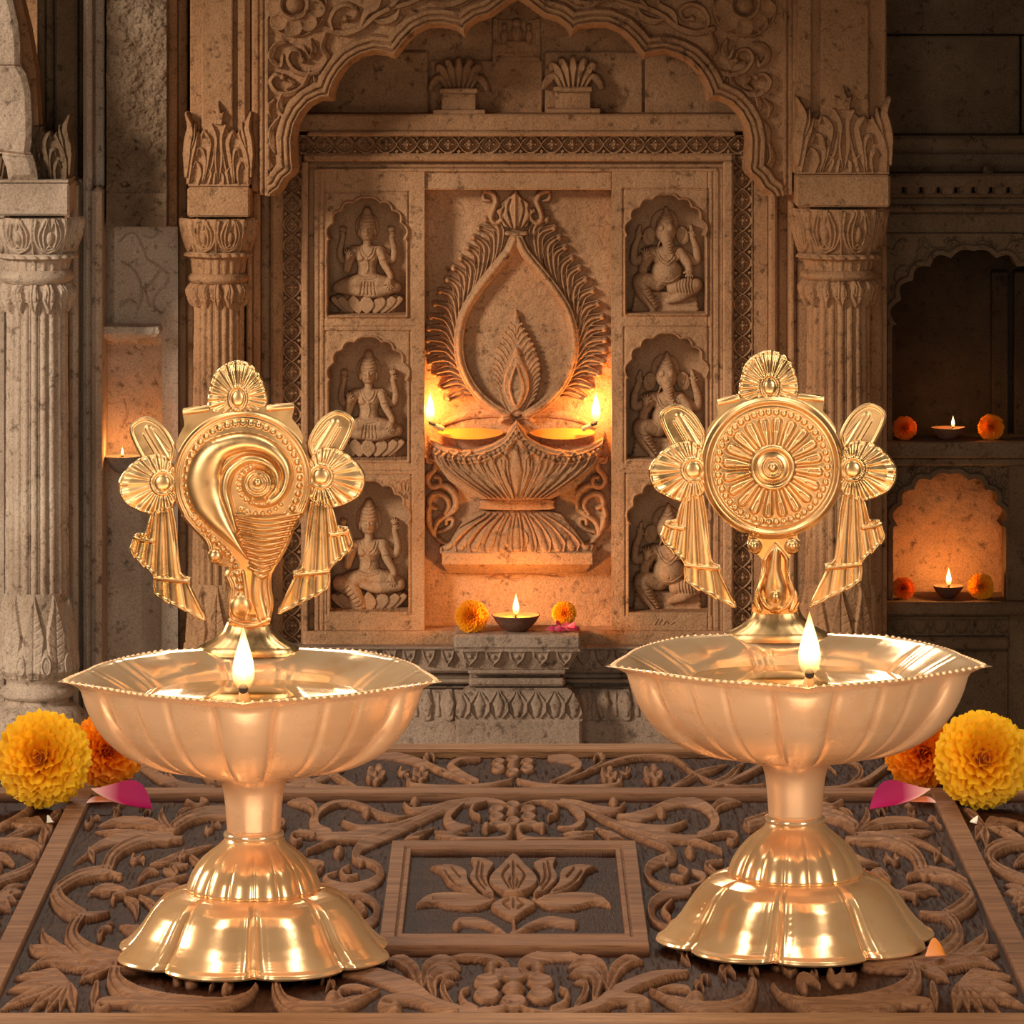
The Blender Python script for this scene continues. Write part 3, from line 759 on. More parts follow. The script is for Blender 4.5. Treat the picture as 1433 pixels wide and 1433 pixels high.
def goddess(ox, oy, s, pose):
    h = HF(ox - 56 * s, oy - 40 * s, ox + 56 * s, oy + 120 * s, 2.2)
    t = lambda L: [(ox + x * s, oy + y * s) for x, y in L]
    w = lambda *a: [v * s for v in a]
    # lotus seat
    for yy, r, zz in ((97, 46, 4), (106, 42, 5), (113, 40, 5)): cap(h, t([(-r + 8, yy), (r - 8, yy)]), w(8, 8), zz * s, .9, 0)
    for k in range(-3, 4):
        a = k / 3.4; x0 = 47 * sin(a * 1.3)
        xb, xt, hw_ = x0 * .66, x0 * 1.06, 12.2 * cos(a * .8)
        h.poly(t([(xb - 4, 116), (xb + 4, 116), ((xb + xt) / 2 + hw_, 105), (xt + hw_ * .8, 95), (xt, 87 + abs(k) * .8), (xt - hw_ * .8, 95), ((xb + xt) / 2 - hw_, 105)]), (20 - 2.2 * abs(k)) * s, sm=3, e=2.5, dome=2.5)
    # torso
    cap(h, t([(0, 64), (0, 50), (0, 36)]), w(14, 12.5, 18), w(8, 8, 7), .8)
    cap(h, t([(-18, 29), (18, 29)]), w(8, 8), 9 * s, .9, 0)
    for sx in (-1, 1): ell(h, ox + sx * 8 * s, oy + 37 * s, 7.4 * s, 7 * s, 13 * s, 9 * s)
    cap(h, t([(0, 21), (0, 12)]), w(6, 5.5), 11 * s, 1, 0)
    # crossed legs
    cap(h, t([(10, 70), (-22, 73), (-40, 79)]), w(11, 11, 8), w(9, 14, 13)); cap(h, t([(-10, 70), (22, 73), (40, 79)]), w(11, 11, 8), w(9, 14, 13))
    if pose == 2:
        cap(h, t([(-38, 78), (-20, 88), (-12, 104), (-4, 118)]), w(10, 10, 8, 6), w(16, 20, 20, 16)); cap(h, t([(40, 80), (12, 84), (-8, 80)]), w(8, 8, 5), w(16, 18, 18))
        for k in range(7): h.groove(t([(-36 + k * 4.5, 88 + k * 4), (-26 + k * 3.6, 80 + k * 5)]), .9, 2.2, sm=0)
    else:
        cap(h, t([(-38, 79), (-10, 84), (16, 82)]), w(8, 7.5, 5), w(14, 18, 17)); cap(h, t([(38, 79), (10, 86), (-16, 84)]), w(8, 7.5, 5), w(14, 20, 19))
        for k in range(5): h.groove(t([(-6 + k * 4, 71), (-9 + k * 5.4, 88)]), .8, 1.8, sm=0)
    # rear arms, raised with lotus buds
    for sx in (-1, 1):
        cap(h, t([(sx * 17, 29), (sx * 33, 42), (sx * 38, 30), (sx * 34, 10)]), w(5.5, 5.5, 4.6, 3.6), w(6, 5, 6, 8)); hand(h, ox + sx * 34 * s, oy + 8 * s, sx * .1, .85 * s, 8 * s); lotusbud(h, ox + sx * 34 * s, oy - 3 * s, s, 7 * s)
    # front arms
    cap(h, t([(-18, 29), (-25, 44), (-28, 54), (-27, 40)]), w(6, 5.6, 5, 4), w(12, 15, 18, 20)); hand(h, ox - 26.5 * s, oy + 36 * s, 0, 1.1 * s, 21 * s)
    cap(h, t([(18, 29), (24, 46), (33, 62), (31, 70)]), w(6, 5.6, 4.6, 4), w(12, 15, 18, 22)); hand(h, ox + 31 * s, oy + 70 * s, pi - .1, 1.1 * s, 23 * s)
    # head and tiered crown
    ell(h, ox, oy - 4 * s, 17 * s, 21 * s, 2, 5 * s)
    cap(h, t([(0, -8), (0, -18), (0, -27)]), w(12.5, 10.5, 5.5), w(11, 12, 12), .9)
    for yy in (-9, -14, -19, -24): h.groove(t([(-10, yy), (0, yy + 1.5), (10, yy)]), .7, 1.6)
    face(h, ox, oy + 1 * s, s * 1.18, 12 * s)
    # necklaces, belt
    for r in (10, 15): h.stroke(t([(-r * .8, 24), (-r * .5, 24 + r * .75), (0, 25 + r), (r * .5, 24 + r * .75), (r * .8, 24)]), 1.1 * s, 1.5, 'round', 'add')
    h.stroke(t([(0, 38), (2, 50), (0, 58)]), 1 * s, 1.2, 'round', 'add'); h.stroke(t([(-12, 63), (0, 66), (12, 63)]), 2 * s, 2, 'round', 'add')
    for sx in (-1, 1): h.stroke(t([(sx * 19, 40), (sx * 28, 38)]), 1.2 * s, 1.5, 'round', 'add', sm=0)
    return h
def ganesha(ox, oy, s, pose):
    h = HF(ox - 56 * s, oy - 40 * s, ox + 56 * s, oy + 122 * s, 2.2)
    t = lambda L: [(ox + x * s, oy + y * s) for x, y in L]
    w = lambda *a: [v * s for v in a]
    for i, yy in enumerate((90, 97, 104, 111)): cap(h, t([(-40 - i, yy), (40 + i, yy)]), w(4.5, 4.5), (8 + i) * s, 1, 0)
    h.rect(ox - 44 * s, oy + 90 * s, ox + 44 * s, oy + 114 * s, 8 * s, 'max')
    ell(h, ox - 1 * s, oy + 36 * s, 20 * s, 16 * s, 8 * s, 14 * s)
    cap(h, t([(-19, 31), (19, 31)]), w(9, 9), 8 * s, .9, 0)
    ell(h, ox + 1 * s, oy + 58 * s, 22 * s, 21 * s, 10 * s, 20 * s)
    # ears, head, crown
    ell(h, ox - 23 * s, oy + 8 * s, 9 * s, 13 * s, 10 * s, 3 * s, .2); ell(h, ox + 24 * s, oy + 7 * s, 9 * s, 13 * s, 10 * s, 3 * s, -.2)
    for sx in (-1, 1): h.groove(t([(sx * 28, 0), (sx * 26, 10), (sx * 20, 16)]), 1.0, 1.6)
    ell(h, ox - 1 * s, oy - 8 * s, 20 * s, 22 * s, 3, 6 * s)
    cap(h, t([(0, -10), (1, -22), (1, -31)]), w(13, 8, 2.5), w(11, 11, 10), .9)
    for k, yy in enumerate((-14, -19, -24)): h.groove(t([(-12 + k * 3, yy), (0, yy + 2), (12 - k * 3, yy)]), .8, 1.8)
    ell(h, ox, oy + 0 * s, 15 * s, 17 * s, 13 * s, 14 * s)
    for sx in (-1, 1):
        ell(h, ox + sx * 6 * s, oy - 4 * s, 6.5 * s, 7 * s, 18 * s, 10 * s); h.disc(ox + sx * 8 * s, oy + 4 * s, 2.4 * s, 1.6, 'dome', 'add', ry=1.5 * s); h.groove(t([(sx * 5, 4), (sx * 11, 4.4)]), .6, 1.2, sm=0)
        cap(h, t([(sx * 8, 15), (sx * 11, 22)]), w(1.8, 1.0), 16 * s, 1, 0)
    cap(h, t([(0, 4), (2, 16), (4, 28), (9, 37), (16, 38), (17, 31)]), w(9, 8, 6.5, 5, 4.2, 3), w(19, 20, 20, 20, 19, 17))
    for k in range(6): h.groove(t([(-4 + k * .9, 14 + k * 4), (2 + k, 16 + k * 4), (8 + k, 13 + k * 4)]), .7, 1.2)
    # rear arms raised
    for sx in (-1, 1):
        cap(h, t([(sx * 20, 30), (sx * 42, 44), (sx * 44, 28), (sx * 39, 12)]), w(6.5, 6.5, 5.5, 4.2), w(6, 6, 7, 9)); hand(h, ox + sx * 38 * s, oy + 9 * s, -sx * .15, 1.0 * s, 9 * s)
        cap(h, t([(sx * 38, 6), (sx * 36, -6)]), w(4.5, 2.2), 8 * s, .7, 0)
        h.stroke(t([(sx * 38, 22), (sx * 48, 24)]), 1.3 * s, 1.6, 'round', 'add', sm=0)
    # front arms
    cap(h, t([(-20, 31), (-30, 48), (-32, 58), (-29, 42)]), w(7.5, 7, 6, 4.5), w(13, 16, 18, 20)); hand(h, ox - 28.5 * s, oy + 37 * s, 0, 1.25 * s, 21 * s)
    cap(h, t([(20, 31), (30, 44), (33, 54)]), w(7.5, 7, 5), w(13, 16, 20)); hand(h, ox + 33 * s, oy + 55 * s, pi, 1.25 * s, 21 * s)
    # legs
    cap(h, t([(-12, 74), (-34, 70), (-30, 88), (-18, 106)]), w(11, 12, 11, 7), w(13, 20, 20, 17)); cap(h, t([(-20, 106), (-18, 112)]), w(6, 5), 18 * s, 1, 0)
    for k in range(7): h.groove(t([(-42 + k * 3.6, 76 + k * 4.4), (-32 + k * 3.2, 82 + k * 4.6), (-22 + k * 2.6, 80 + k * 4)]), 1.0, 2.4)
    cap(h, t([(12, 80), (30, 78), (42, 76)]), w(11, 12, 10), w(14, 18, 16)); cap(h, t([(40, 80), (20, 92), (4, 98)]), w(9, 8, 5), w(16, 19, 17))
    for k in range(6): h.groove(t([(18 + k * 4.2, 66), (16 + k * 4.2, 76), (18 + k * 4.2, 86)]), 1.0, 2.2)
    for i in range(4): cap(h, t([(-22 + i * 2.6, 112), (-22.4 + i * 2.7, 116)]), w(1.6, 1.3), 17 * s, 1, 0)
    # ornaments
    for r in (14, 19): h.stroke(t([(-r * .8, 30), (-r * .5, 30 + r * .6), (0, 30 + r * .9), (r * .5, 30 + r * .6), (r * .8, 30)]), 1.3 * s, 1.8, 'round', 'add')
    h.stroke(t([(-20, 60), (-8, 70), (6, 71), (20, 62)]), 1.2 * s, 1.8, 'round', 'add'); h.disc(ox + 2 * s, oy + 66 * s, 1.6 * s, 1.5, 'dome', 'cut')
    return h
FIG = [('goddess', 514, 322, 1.0, 0, 'seated four-armed crowned goddess on a lotus, in the top left niche'),
       ('goddess', 516, 522, 1.0, 1, 'seated four-armed goddess lit from the right, in the middle left niche'),
       ('goddess', 516.5, 731, 1.06, 2, 'seated four-armed goddess with one leg lowered, in the bottom left niche'),
       ('ganesha', 931, 322, .99, 0, 'pot-bellied elephant-headed figure with raised palm, in the top right niche'),
       ('ganesha', 932, 525, 1.0, 1, 'elephant-headed figure half hidden by the discus lamp, in the middle right niche'),
       ('ganesha', 934, 738, 1.02, 2, 'elephant-headed figure in shadow, in the bottom right niche')]
for kind, ox, oy, s, pose, lab in FIG:
    h = goddess(ox, oy, s, pose) if kind == 'goddess' else ganesha(ox, oy, s, pose)
    h.noise(.35, 4, 41 + pose, 2)
    h.sdf = np.where(h.H > .8, -1., 10.).astype(np.float32)
    o = h.build('goddess_statue' if kind == 'goddess' else 'elephant_headed_statue', M['stone_fig'], None, wallpos(6.0385, 1.12), thick=1.5)
    tag(o, lab, 'statue', 'statues in the wall niches')
# ---------------------------------------------------------------- multifoil arch
archL = [(724, 1), (712, 8), (700, 17), (688, 26), (670, 31), (658, 40), (651, 54), (638, 43), (620, 39.5), (602, 40), (585, 48), (571, 62), (562, 74), (554, 84),
         (541, 79), (525, 77), (508, 82), (494, 90), (482, 103), (474, 116), (469, 129), (468, 142), (452, 142), (438, 149), (427, 161), (419, 176), (415, 195), (416, 222), (418, 236), (414, 246), (403, 255), (396, 268), (386, 275)]
archR = [(1447 - x if x > 600 else 724 + (724 - x) * 1.03, y) for x, y in archL]
archR = [(724 + (724 - x) * (1.0 + .035 * min(1, (724 - x) / 150)), y) for x, y in archL]
outer = [(364, 275), (364, -40), (1108, -40), (1108, 275)]
solid = archL[::-1] + [] 
pol = [(364, 272), (364, -40), (1108, -40), (1108, 272)] + archR[::-1] + archL[1:]
h = HF(362, -38, 1110, 278, 1.5)
h.sdf = poly_sdf(h.X, h.Y, pol)
opn = archL[::-1] + archR[1:]
sl, D, T, SG = h.dist(np.array(opn, float), 900)
D = D.astype(np.float32)
h.H[:] = 4
H = np.where(D < 30, 8, 0).astype(np.float32)
H = np.where(D < 9, 8 - 14 * (1 - D / 9) ** 1.4, H)
H -= 4.5 * np.exp(-((D - 11) / 1.2) ** 2) + 3.5 * np.exp(-((D - 19) / 1.3) ** 2)
H = np.where((D >= 26) & (D < 31), 8 - (D - 26) / 5 * 9, H)
ground = D >= 30
edge = (h.X < 376) | (h.X > 1096)
H = np.where(ground, -1, H); H = np.where(edge & (h.X < 376), 5, H); H = np.where(edge & (h.X > 1096), 5, H)
H -= 3 * np.exp(-((h.X - 370) / 1.2) ** 2) + 3 * np.exp(-((h.X - 1102) / 1.2) ** 2)
h.H[:] = H
g2 = HF(362, -38, 1110, 278, 1.5, base=-1)
for sg in (0, 1):
    T_ = (lambda L: [(724 + (724 - x) * 1.02, y) for x, y in L]) if sg else (lambda L: L)
    def rose(cx, cy, r):
        (cx, cy), = T_([(cx, cy)])
        for k in range(9):
            a = k * 2 * pi / 9 + .2; g2.disc(cx + cos(a) * r * .68, cy + sin(a) * r * .68, r * .30, 9, 'dish', base=-1, e=2)
        g2.disc(cx, cy, r * .52, 10, 'ring', base=-1, r0=.6); g2.disc(cx, cy, r * .28, 11, 'dome', base=-1)
        g2.disc(cx, cy, r * 1.0, 4, 'ring', base=-1, r0=.9)
    rose(412, 6, 47)
    for L, w in [([(455, 40), (480, 46), (505, 38), (525, 22), (545, 12), (572, 4), (600, -6)], [5, 6, 5, 5, 3]), ([(466, 42), (462, 28), (470, 12), (486, 6), (500, 14), (496, 26), (484, 26)], [3, 4.5, 4.5, 4, 3.5]),
                 ([(505, 36), (512, 18), (528, 8), (534, -6)], [3, 6, 6, 2]), ([(520, 26), (536, 30), (552, 24), (560, 10)], [2, 6, 6, 2]), ([(545, 12), (560, -4), (590, -14), (620, -8)], [4, 5, 5, 2]), ([(575, 14), (595, 18), (612, 10)], [2, 5, 1]),
                 ([(600, 0), (625, 6), (648, 0), (668, -12)], [2, 6, 5, 2]),
                 ([(458, 46), (452, 66), (460, 82), (450, 98), (430, 104), (412, 98), (402, 82), (408, 70), (420, 72), (424, 84)], [4, 5, 4.5, 4.5, 4.5, 4, 3]),
                 ([(436, 56), (440, 70), (434, 80), (426, 66)], [3, 6, 4, 2]), ([(400, 60), (386, 64), (380, 80), (392, 92), (396, 78)], [3, 6, 5, 3]),
                 ([(434, 102), (424, 122), (404, 132), (386, 128), (378, 114), (386, 104), (396, 108)], [4, 5, 5, 4.5, 3.5]), ([(440, 108), (444, 120), (436, 130), (424, 128)], [3, 6, 4, 2]),
                 ([(404, 110), (412, 118), (402, 124)], [3, 5, 3]), ([(396, 132), (392, 148), (398, 160), (388, 168)], [4, 6, 5, 2]), ([(384, 140), (376, 150), (380, 164)], [3, 5, 2]),
                 ([(392, 164), (380, 182), (384, 206), (394, 216), (400, 208), (394, 200)], [3, 5, 6, 5, 4]), ([(378, 200), (374, 222), (384, 240), (392, 250)], [3, 6, 6, 3]), ([(400, 182), (398, 196), (404, 206)], [2, 4, 2])]:
        g2.stroke(T_(L), w, 9.5, 'half', base=-1, e=2)
    for a, b, r in [(484, 26, 5), (424, 84, 5), (396, 108, 5), (394, 204, 5), (545, 12, 4)]:
        (a, b), = T_([(a, b)]); g2.disc(a, b, r, 10, 'dome', base=-1)
h.H = np.where(ground & ~edge, np.maximum(h.H, g2.H), h.H)
h.noise(.7, 6, 51, 3)
arch = h.build('multifoil_arch', M['stone'], None, wallpos(5.90, 1.6), thick=35)
tag(arch, 'wide scalloped stone arch with rosette spandrels framing the top of the shrine', 'arch')
# palmettes above the lintel
for i, (cx, yb, w, lab) in enumerate([(642, 157, 1.0, 'fan-shaped stone palmette on a plinth above the lintel, left of centre'), (802, 155, 1.02, 'fan-shaped stone palmette on a plinth above the lintel, right of centre')]):
    t = thing('stone_palmette', lab, 'finial', P(cx, yb, 6.03), 'palmettes above the lintel')
    m = MB(); m.pxbox(cx - 27 * w, yb - 33, cx + 27 * w, yb - 26, 6.008, .04, .0015); m.pxbox(cx - 24 * w, yb - 27, cx + 24 * w, yb - 2, 6.014, .035, .001); m.pxbox(cx - 36 * w, yb - 3, cx + 38 * w, yb + 4, 6.0, .05, .0015)
    m.build('plinth', M['stone'], t, smooth=False)
    h = HF(cx - 46, yb - 80, cx + 46, yb - 30, 2.2)
    for k in (-3, -2, -1, 0, 1, 2, 3):
        a = k * .42
        x1 = cx + sin(a) * 36 * w; y1 = yb - 34 - cos(a * .8) * 38
        if abs(k) == 3: x1, y1 = cx + k / 3 * 36 * w, yb - 40
        h.stroke([(cx + k * 5.2, yb - 31), (cx + k * 6.2 + (x1 - cx) * .2, yb - 54 + abs(k) * 2), (x1, y1), (x1 + k * 1.2, y1 + abs(k) * 2.6)], [2.6, 4, 6.4, 4], 10 - abs(k) * .6, 'half', e=2)
    h.noise(.5, 4, 60 + i); h.sdf = np.where(h.H > .6, -1., 10.).astype(np.float32); h.build('fan_leaf', M['stone'], t, wallpos(6.03), thick=16)
h = HF(688, 22, 758, 88, 2.0)
h.rect(690, 62, 756, 86, 8); h.rect(694, 70, 752, 80, 5); h.rect(690, 26, 697, 64, 7); h.rect(749, 26, 756, 64, 7); h.rect(697, 28, 749, 62, 1.5)
for x, y, rx, ry, k in [(723, 46, 9, 12, 10), (723, 32, 7, 7, 9), (706, 50, 6, 10, 8), (740, 50, 6, 10, 8), (706, 37, 4.5, 5, 7), (740, 37, 4.5, 5, 7), (723, 60, 20, 5, 8)]: ell(h, x, y, rx, ry, 2, k)
for x in range(700, 750, 9): h.disc(x, 75, 3, 2, 'dome', 'add')
h.noise(.8, 5, 71, 3); h.sdf = np.where(h.H > .6, -1., 10.).astype(np.float32)
tag(h.build('worn_plaque', M['stone'], None, wallpos(6.044), thick=4), 'small worn stone plaque of seated figures under the arch apex', 'plaque')
# ---------------------------------------------------------------- columns
def petalsH(h, cx, n, r0, y0, y1, kind):
    p = 2 * pi * r0 / n
    k0 = int((h.xs[0] - cx) / p) - 1; k1 = int((h.xs[-1] - cx) / p) + 2
    H_ = y1 - y0
    for k in range(k0, k1):
        x = cx + k * p
        if kind == 'droop':
            h.stroke([(x, y0), (x - p * .05, y0 + H_ * .5), (x + p * .05, y1)], [p * .30, p * .50, p * .12], 7, 'leaf', e=3)
            h.groove([(x - p * .2, y0 + 3), (x - p * .22, y0 + H_ * .6)], .9, 1.6); h.groove([(x + p * .2, y0 + 3), (x + p * .22, y0 + H_ * .6)], .9, 1.6)
            h.disc(x, y0 + H_ * .3, p * .36, 3, 'dome', 'add', ry=H_ * .3)
        elif kind == 'upright':
            h.stroke([(x, y1), (x, y0 + H_ * .5), (x, y0)], [p * .30, p * .50, p * .08], 6, 'leaf', e=2.5)
            for q in range(7):
                yy = y0 + H_ * (.18 + .1 * q)
                for s2 in (-1, 1): h.groove([(x + s2 * .8, yy + 6), (x + s2 * p * .3, yy)], .8, 1.2, sm=0)
            h.disc(x + p / 2, y1 - H_ * .16, p * .33, 6, 'dome', ry=H_ * .22); h.disc(x + p / 2, y1 - H_ * .16, p * .2, 2, 'ring', 'add', ry=H_ * .14, r0=.7)
        elif kind == 'tulip':
            xc = x + p / 2
            for rr, w_ in ((.46, 2.0), (.33, 1.8), (.20, 1.6)):
                for s2 in (-1, 1): h.stroke([(xc + s2 * p * rr * (.9 if rr > .4 else .5), y0 + H_ * .05), (xc + s2 * p * rr, y0 + H_ * .45), (xc + s2 * p * rr * .7, y0 + H_ * .8), (xc, y0 + H_ * (.95 if rr > .4 else .86 if rr > .3 else .75))], w_, 4.5, 'round')
            h.disc(xc, y0 + H_ * .55, p * .12, 5, 'dome', ry=H_ * .2); h.stroke([(xc, y0), (xc, y0 + H_ * .3)], [p * .15, p * .04], 4, 'leaf', sm=0)
            h.stroke([(x, y0 + H_ * .04), (x, y1)], [3, 3.4, 1.5], 6, 'half', sm=4)
        elif kind == 'cushion':
            h.stroke([(x, y0), (x, y0 + H_ * .5), (x, y1)], [p * .16, p * .46, p * .34], 5, 'flat', e=3); h.stroke([(x, y0 + 2), (x, y0 + H_ * .5), (x, y1 - 5)], [p * .08, p * .26, p * .18], 2.5, 'round', 'add')
            h.groove([(x, y1 - 12), (x - p * .1, y1 - 5)], 1, 1.5)
def column(cx, Yc, rs, label, ys, sx=1.0, mat=None, crest=True, flutes=20, top_shaft=None, ab=None, lower=True):
    """ys: crest0, abac0, abac1, bell1, torus0, torus1, skirt1, base0, base1, torus2"""
    mat = mat or M['stone']; S = Yc / F
    c0, a0, a1, b1, t0, t1, s1, g0, g1, g2_ = ys
    X0 = (cx - CX) * S; Zb = ZC - (g2_ - HY) * S
    col = thing('stone_column', label, 'column', (X0, Yc, FZ), 'carved stone columns')
    zz = lambda y: ZC - (y - HY) * S
    # abacus and block above
    m = MB(); ax0, ax1 = ab
    m.pxbox(ax0, a0, ax1, a1, Yc - (rs * 1.32) * S, (rs * 2.6) * S, .0025); m.pxbox(ax0 + 1, a0 - 5, ax1 - 1, a0 - 1, Yc - (rs * 1.27) * S, rs * 2.5 * S, .001); m.build('abacus', mat, col, smooth=False)
    if top_shaft:
        m = MB()
        for (x0, x1, dz) in top_shaft: m.pxbox(x0, -60, x1, a0 - 2, Yc - (rs * dz) * S, rs * (dz + 1.2) * S, .0015)
        m.build('upper_shaft', mat if mat is M['stone'] else M['stone_rough'], col, smooth=False)
    th = 1.75
    # bell
    R = prof_fn([(a1, rs * 1.40), (a1 + 8, rs * 1.42), ((a1 + b1) / 2, rs * 1.33), (b1 - 8, rs * 1.18), (b1, rs * 1.08)], rs * 1.25); r0 = rs * 1.25
    h = HF(cx - th * r0, a1, cx + th * r0, b1, 1.7); petalsH(h, cx - 0 * rs, 8, r0, a1 + 1, b1 - 2, 'tulip'); h.noise(.5, 5, 80); h.build('bell_capital', mat, col, cylpos(cx, Yc, R))
    # small leaf row and torus
    R2 = prof_fn([(b1 - 3, rs * 1.22), (b1 + 3, rs * 1.25), (b1 + 6, rs * 1.05), (t0, rs * .98)], rs)
    h = HF(cx - th * rs, b1 - 3, cx + th * rs, t0, 1.7)
    for k in range(-8, 9):
        x = cx + k * rs * .3; h.disc(x, b1 + 3, 5.5, 4, 'dome', ry=5); h.stroke([(x, b1 + 6), (x, t0)], [3.5, 2.5], 2, 'round', sm=0)
    h.build('leaf_ring', mat, col, cylpos(cx, Yc, R2))
    m = MB(); n = 12; tor = [(rs * .95 * S, zz(t1))] + [((rs * 1.02 + rs * .16 * sin(pi * i / n)) * S, zz(t1 - (t1 - t0) * i / n)) for i in range(n + 1)] + [(rs * .95 * S, zz(t0))]
    m.lathe((X0, Yc, 0), tor, 64); m.build('torus', mat, col)
    # drooping leaves
    R3 = prof_fn([(t1, rs * .98), (t1 + 8, rs * 1.10), (t1 + (s1 - t1) * .6, rs * 1.08), (s1, rs * .99)], rs * 1.05)
    h = HF(cx - th * rs * 1.05, t1 - 1, cx + th * rs * 1.05, s1, 1.8); petalsH(h, cx, 14, rs * 1.05, t1, s1 - 1, 'droop'); h.noise(.4, 4, 81)
    h.H = np.where((h.H < 1.5) & (h.Y > t1 + (s1 - t1) * .6), -6, h.H); h.build('leaf_skirt', mat, col, cylpos(cx, Yc, R3))
    # fluted shaft
    h = HF(cx - pi * rs, s1 - 12, cx + pi * rs, g0 + 8 if lower else 1700, 1.0, resy=.35)
    p = 2 * pi * rs / flutes; uu = (h.X - cx) / p
    h.xs = h.xs
    h = HF(cx - th * rs, s1 - 14, cx + th * rs, g0 + 8, 1.9, resy=.5)
    uu = (h.X - cx) / p + .5; a = np.abs((uu % 1) - .5) * 2   # 0 centre of reed .. 1 joint
    h.H = (1.0 - a ** 2.4 * 7.0 + 2.2 * np.exp(-((a - .97) / .05) ** 2) * 2).astype(np.float32); h.noise(1.0, 22, int(cx) % 97, 3); h.noise(.7, 4, 83, 2)
    h.build('fluted_shaft', mat, col, cylpos(cx, Yc, lambda Y: rs * (.955 + .045 * np.clip((Y - 420) / 400, 0, 1))) if False else cylpos(cx, Yc, prof_fn([(s1, rs * .95), (g0, rs)], rs)))
    # foot leaves, mouldings
    R4 = prof_fn([(g0 - 6, rs * 1.0), (g0 + 10, rs * 1.04), (g0 + (g1 - g0) * .6, rs * 1.14), (g1 - 10, rs * 1.2), (g1, rs * 1.05)], rs * 1.1)
    h = HF(cx - th * rs * 1.1, g0 - 4, cx + th * rs * 1.1, g1, 1.6); petalsH(h, cx, 10, rs * 1.1, g0, g1 - 2, 'upright'); h.noise(.4, 4, 84); h.build('foot_leaves', mat, col, cylpos(cx, Yc, R4))
    m = MB(); e = g2_ - g1
    pr = [(rs * 1.6, g2_ + 300), (rs * 1.6, g2_ + 16), (rs * 1.5, g2_ + 10), (rs * 1.25, g2_), (rs * 1.02, g1 + e * .95), (rs * 1.02, g1 + e * .75), (rs * 1.16, g1 + e * .7), (rs * 1.2, g1 + e * .55), (rs * 1.12, g1 + e * .42), (rs * .98, g1 + e * .36), (rs * .98, g1 + e * .15), (rs * 1.1, g1 + 2), (rs * 1.14, g1 - 2), (rs * 1.0, g1 - 8)]
    m.lathe((X0, Yc, 0), [(a_ * S, max(zz(b_), FZ)) for a_, b_ in pr], 64); m.build('foot', mat, col)
    m = MB(); m.lathe((X0, Yc, 0), [(rs * .90 * S, zz(g0)), (rs * .88 * S, zz(a1))], 32); m.build('core', mat, col)
    return col
colR = column(1174, 5.90, 46, 'tall fluted column with leaf capital, right of the arch', (118, 245, 290, 356, 376, 391, 427, 818, 935, 985), ab=(1114, 1246), top_shaft=[(1110, 1240, .75), (1116, 1136, .95), (1148, 1216, 1.05)])
colM = column(306, 5.95, 36, 'shadowed fluted column left of the arch, behind the conch lamp', (150, 262, 304, 354, 381, 396, 430, 818, 935, 985), ab=(262, 350), top_shaft=[(266, 350, .6), (282, 326, 1.0), (332, 344, .8)])
colL = column(52, 5.86, 44, 'pale fluted column at the left edge of the picture', (150, 257, 302, 356, 376, 396, 436, 830, 944, 985), ab=(-18, 97), mat=M['stone_grey'])
# leafy crests above the abaci
def crest(cx, y0, y1, hw, Yp, par, mat, sc=1.0, spike=True):
    h = HF(cx - hw - 6, y0 - 4, cx + hw + 6, y1 + 1, 1.9)
    H_ = y1 - y0; X = lambda a: cx + a * hw; Y = lambda b: y1 - b * H_
    h.poly([(X(-.98), Y(0)), (X(-.98), Y(.5)), (X(-.7), Y(.62)), (X(-.4), Y(.60)), (X(-.15), Y(.72)), (X(.15), Y(.72)), (X(.4), Y(.6)), (X(.7), Y(.62)), (X(.98), Y(.5)), (X(.98), Y(0))], 3, e=1)
    if spike: h.poly([(X(-.13), Y(.7)), (X(-.2), Y(.88)), (X(-.08), Y(.86)), (X(.0), Y(1.0)), (X(.1), Y(.86)), (X(.2), Y(.88)), (X(.14), Y(.7))], 7, e=2)
    for s2 in (-1, 1):
        for L, w in [([(0.02, .05), (.10, .30), (.08, .55), (.2, .70)], [2.5, 4, 5, 4]), ([(.42, .02), (.2, .22), (.12, .45)], [2, 4, 3]), ([(.45, .0), (.34, .3), (.28, .5), (.42, .62), (.5, .56)], [2, 5, 6, 6, 3]),
                     ([(.5, 0), (.42, .25), (.48, .4), (.60, .42), (.64, .34)], [2, 5, 5, 5, 3]), ([(.62, 0), (.56, .15), (.66, .26), (.76, .2)], [3, 5, 5, 3]), ([(.9, .02), (.84, .3), (.7, .5), (.62, .62)], [3, 6, 6, 2]),
                     ([(.98, .1), (.94, .45), (.86, .66), (.98, .84)], [4, 8, 8, 3]), ([(.84, .4), (.74, .6), (.72, .72)], [3, 5, 2]), ([(.3, .02), (.24, .14), (.34, .2)], [4, 5, 3]), ([(.14, .02), (.12, .12), (.04, .16)], [4, 5, 2])]:
            h.stroke([(X(s2 * a), Y(b)) for a, b in L], [q * sc for q in w], 9, 'half', e=2)
    h.noise(.6, 5, 91, 3); h.sdf = np.where(h.H > .7, -1., 10.).astype(np.float32)
    h.build('leaf_crest', mat, par, wallpos(Yp, 1.5), thick=20)
crest(1180, 118, 241, 66, 5.90 - 1.1 * 46 * 5.9 / F, colR, M['stone'])
crest(306, 140, 258, 46, 5.95 - 1.05 * 36 * 5.95 / F, colM, M['stone'], .8)
crest(48, 146, 254, 50, 5.86 - .4 * 44 * 5.9 / F, colL, M['stone_dark'], .9, False)
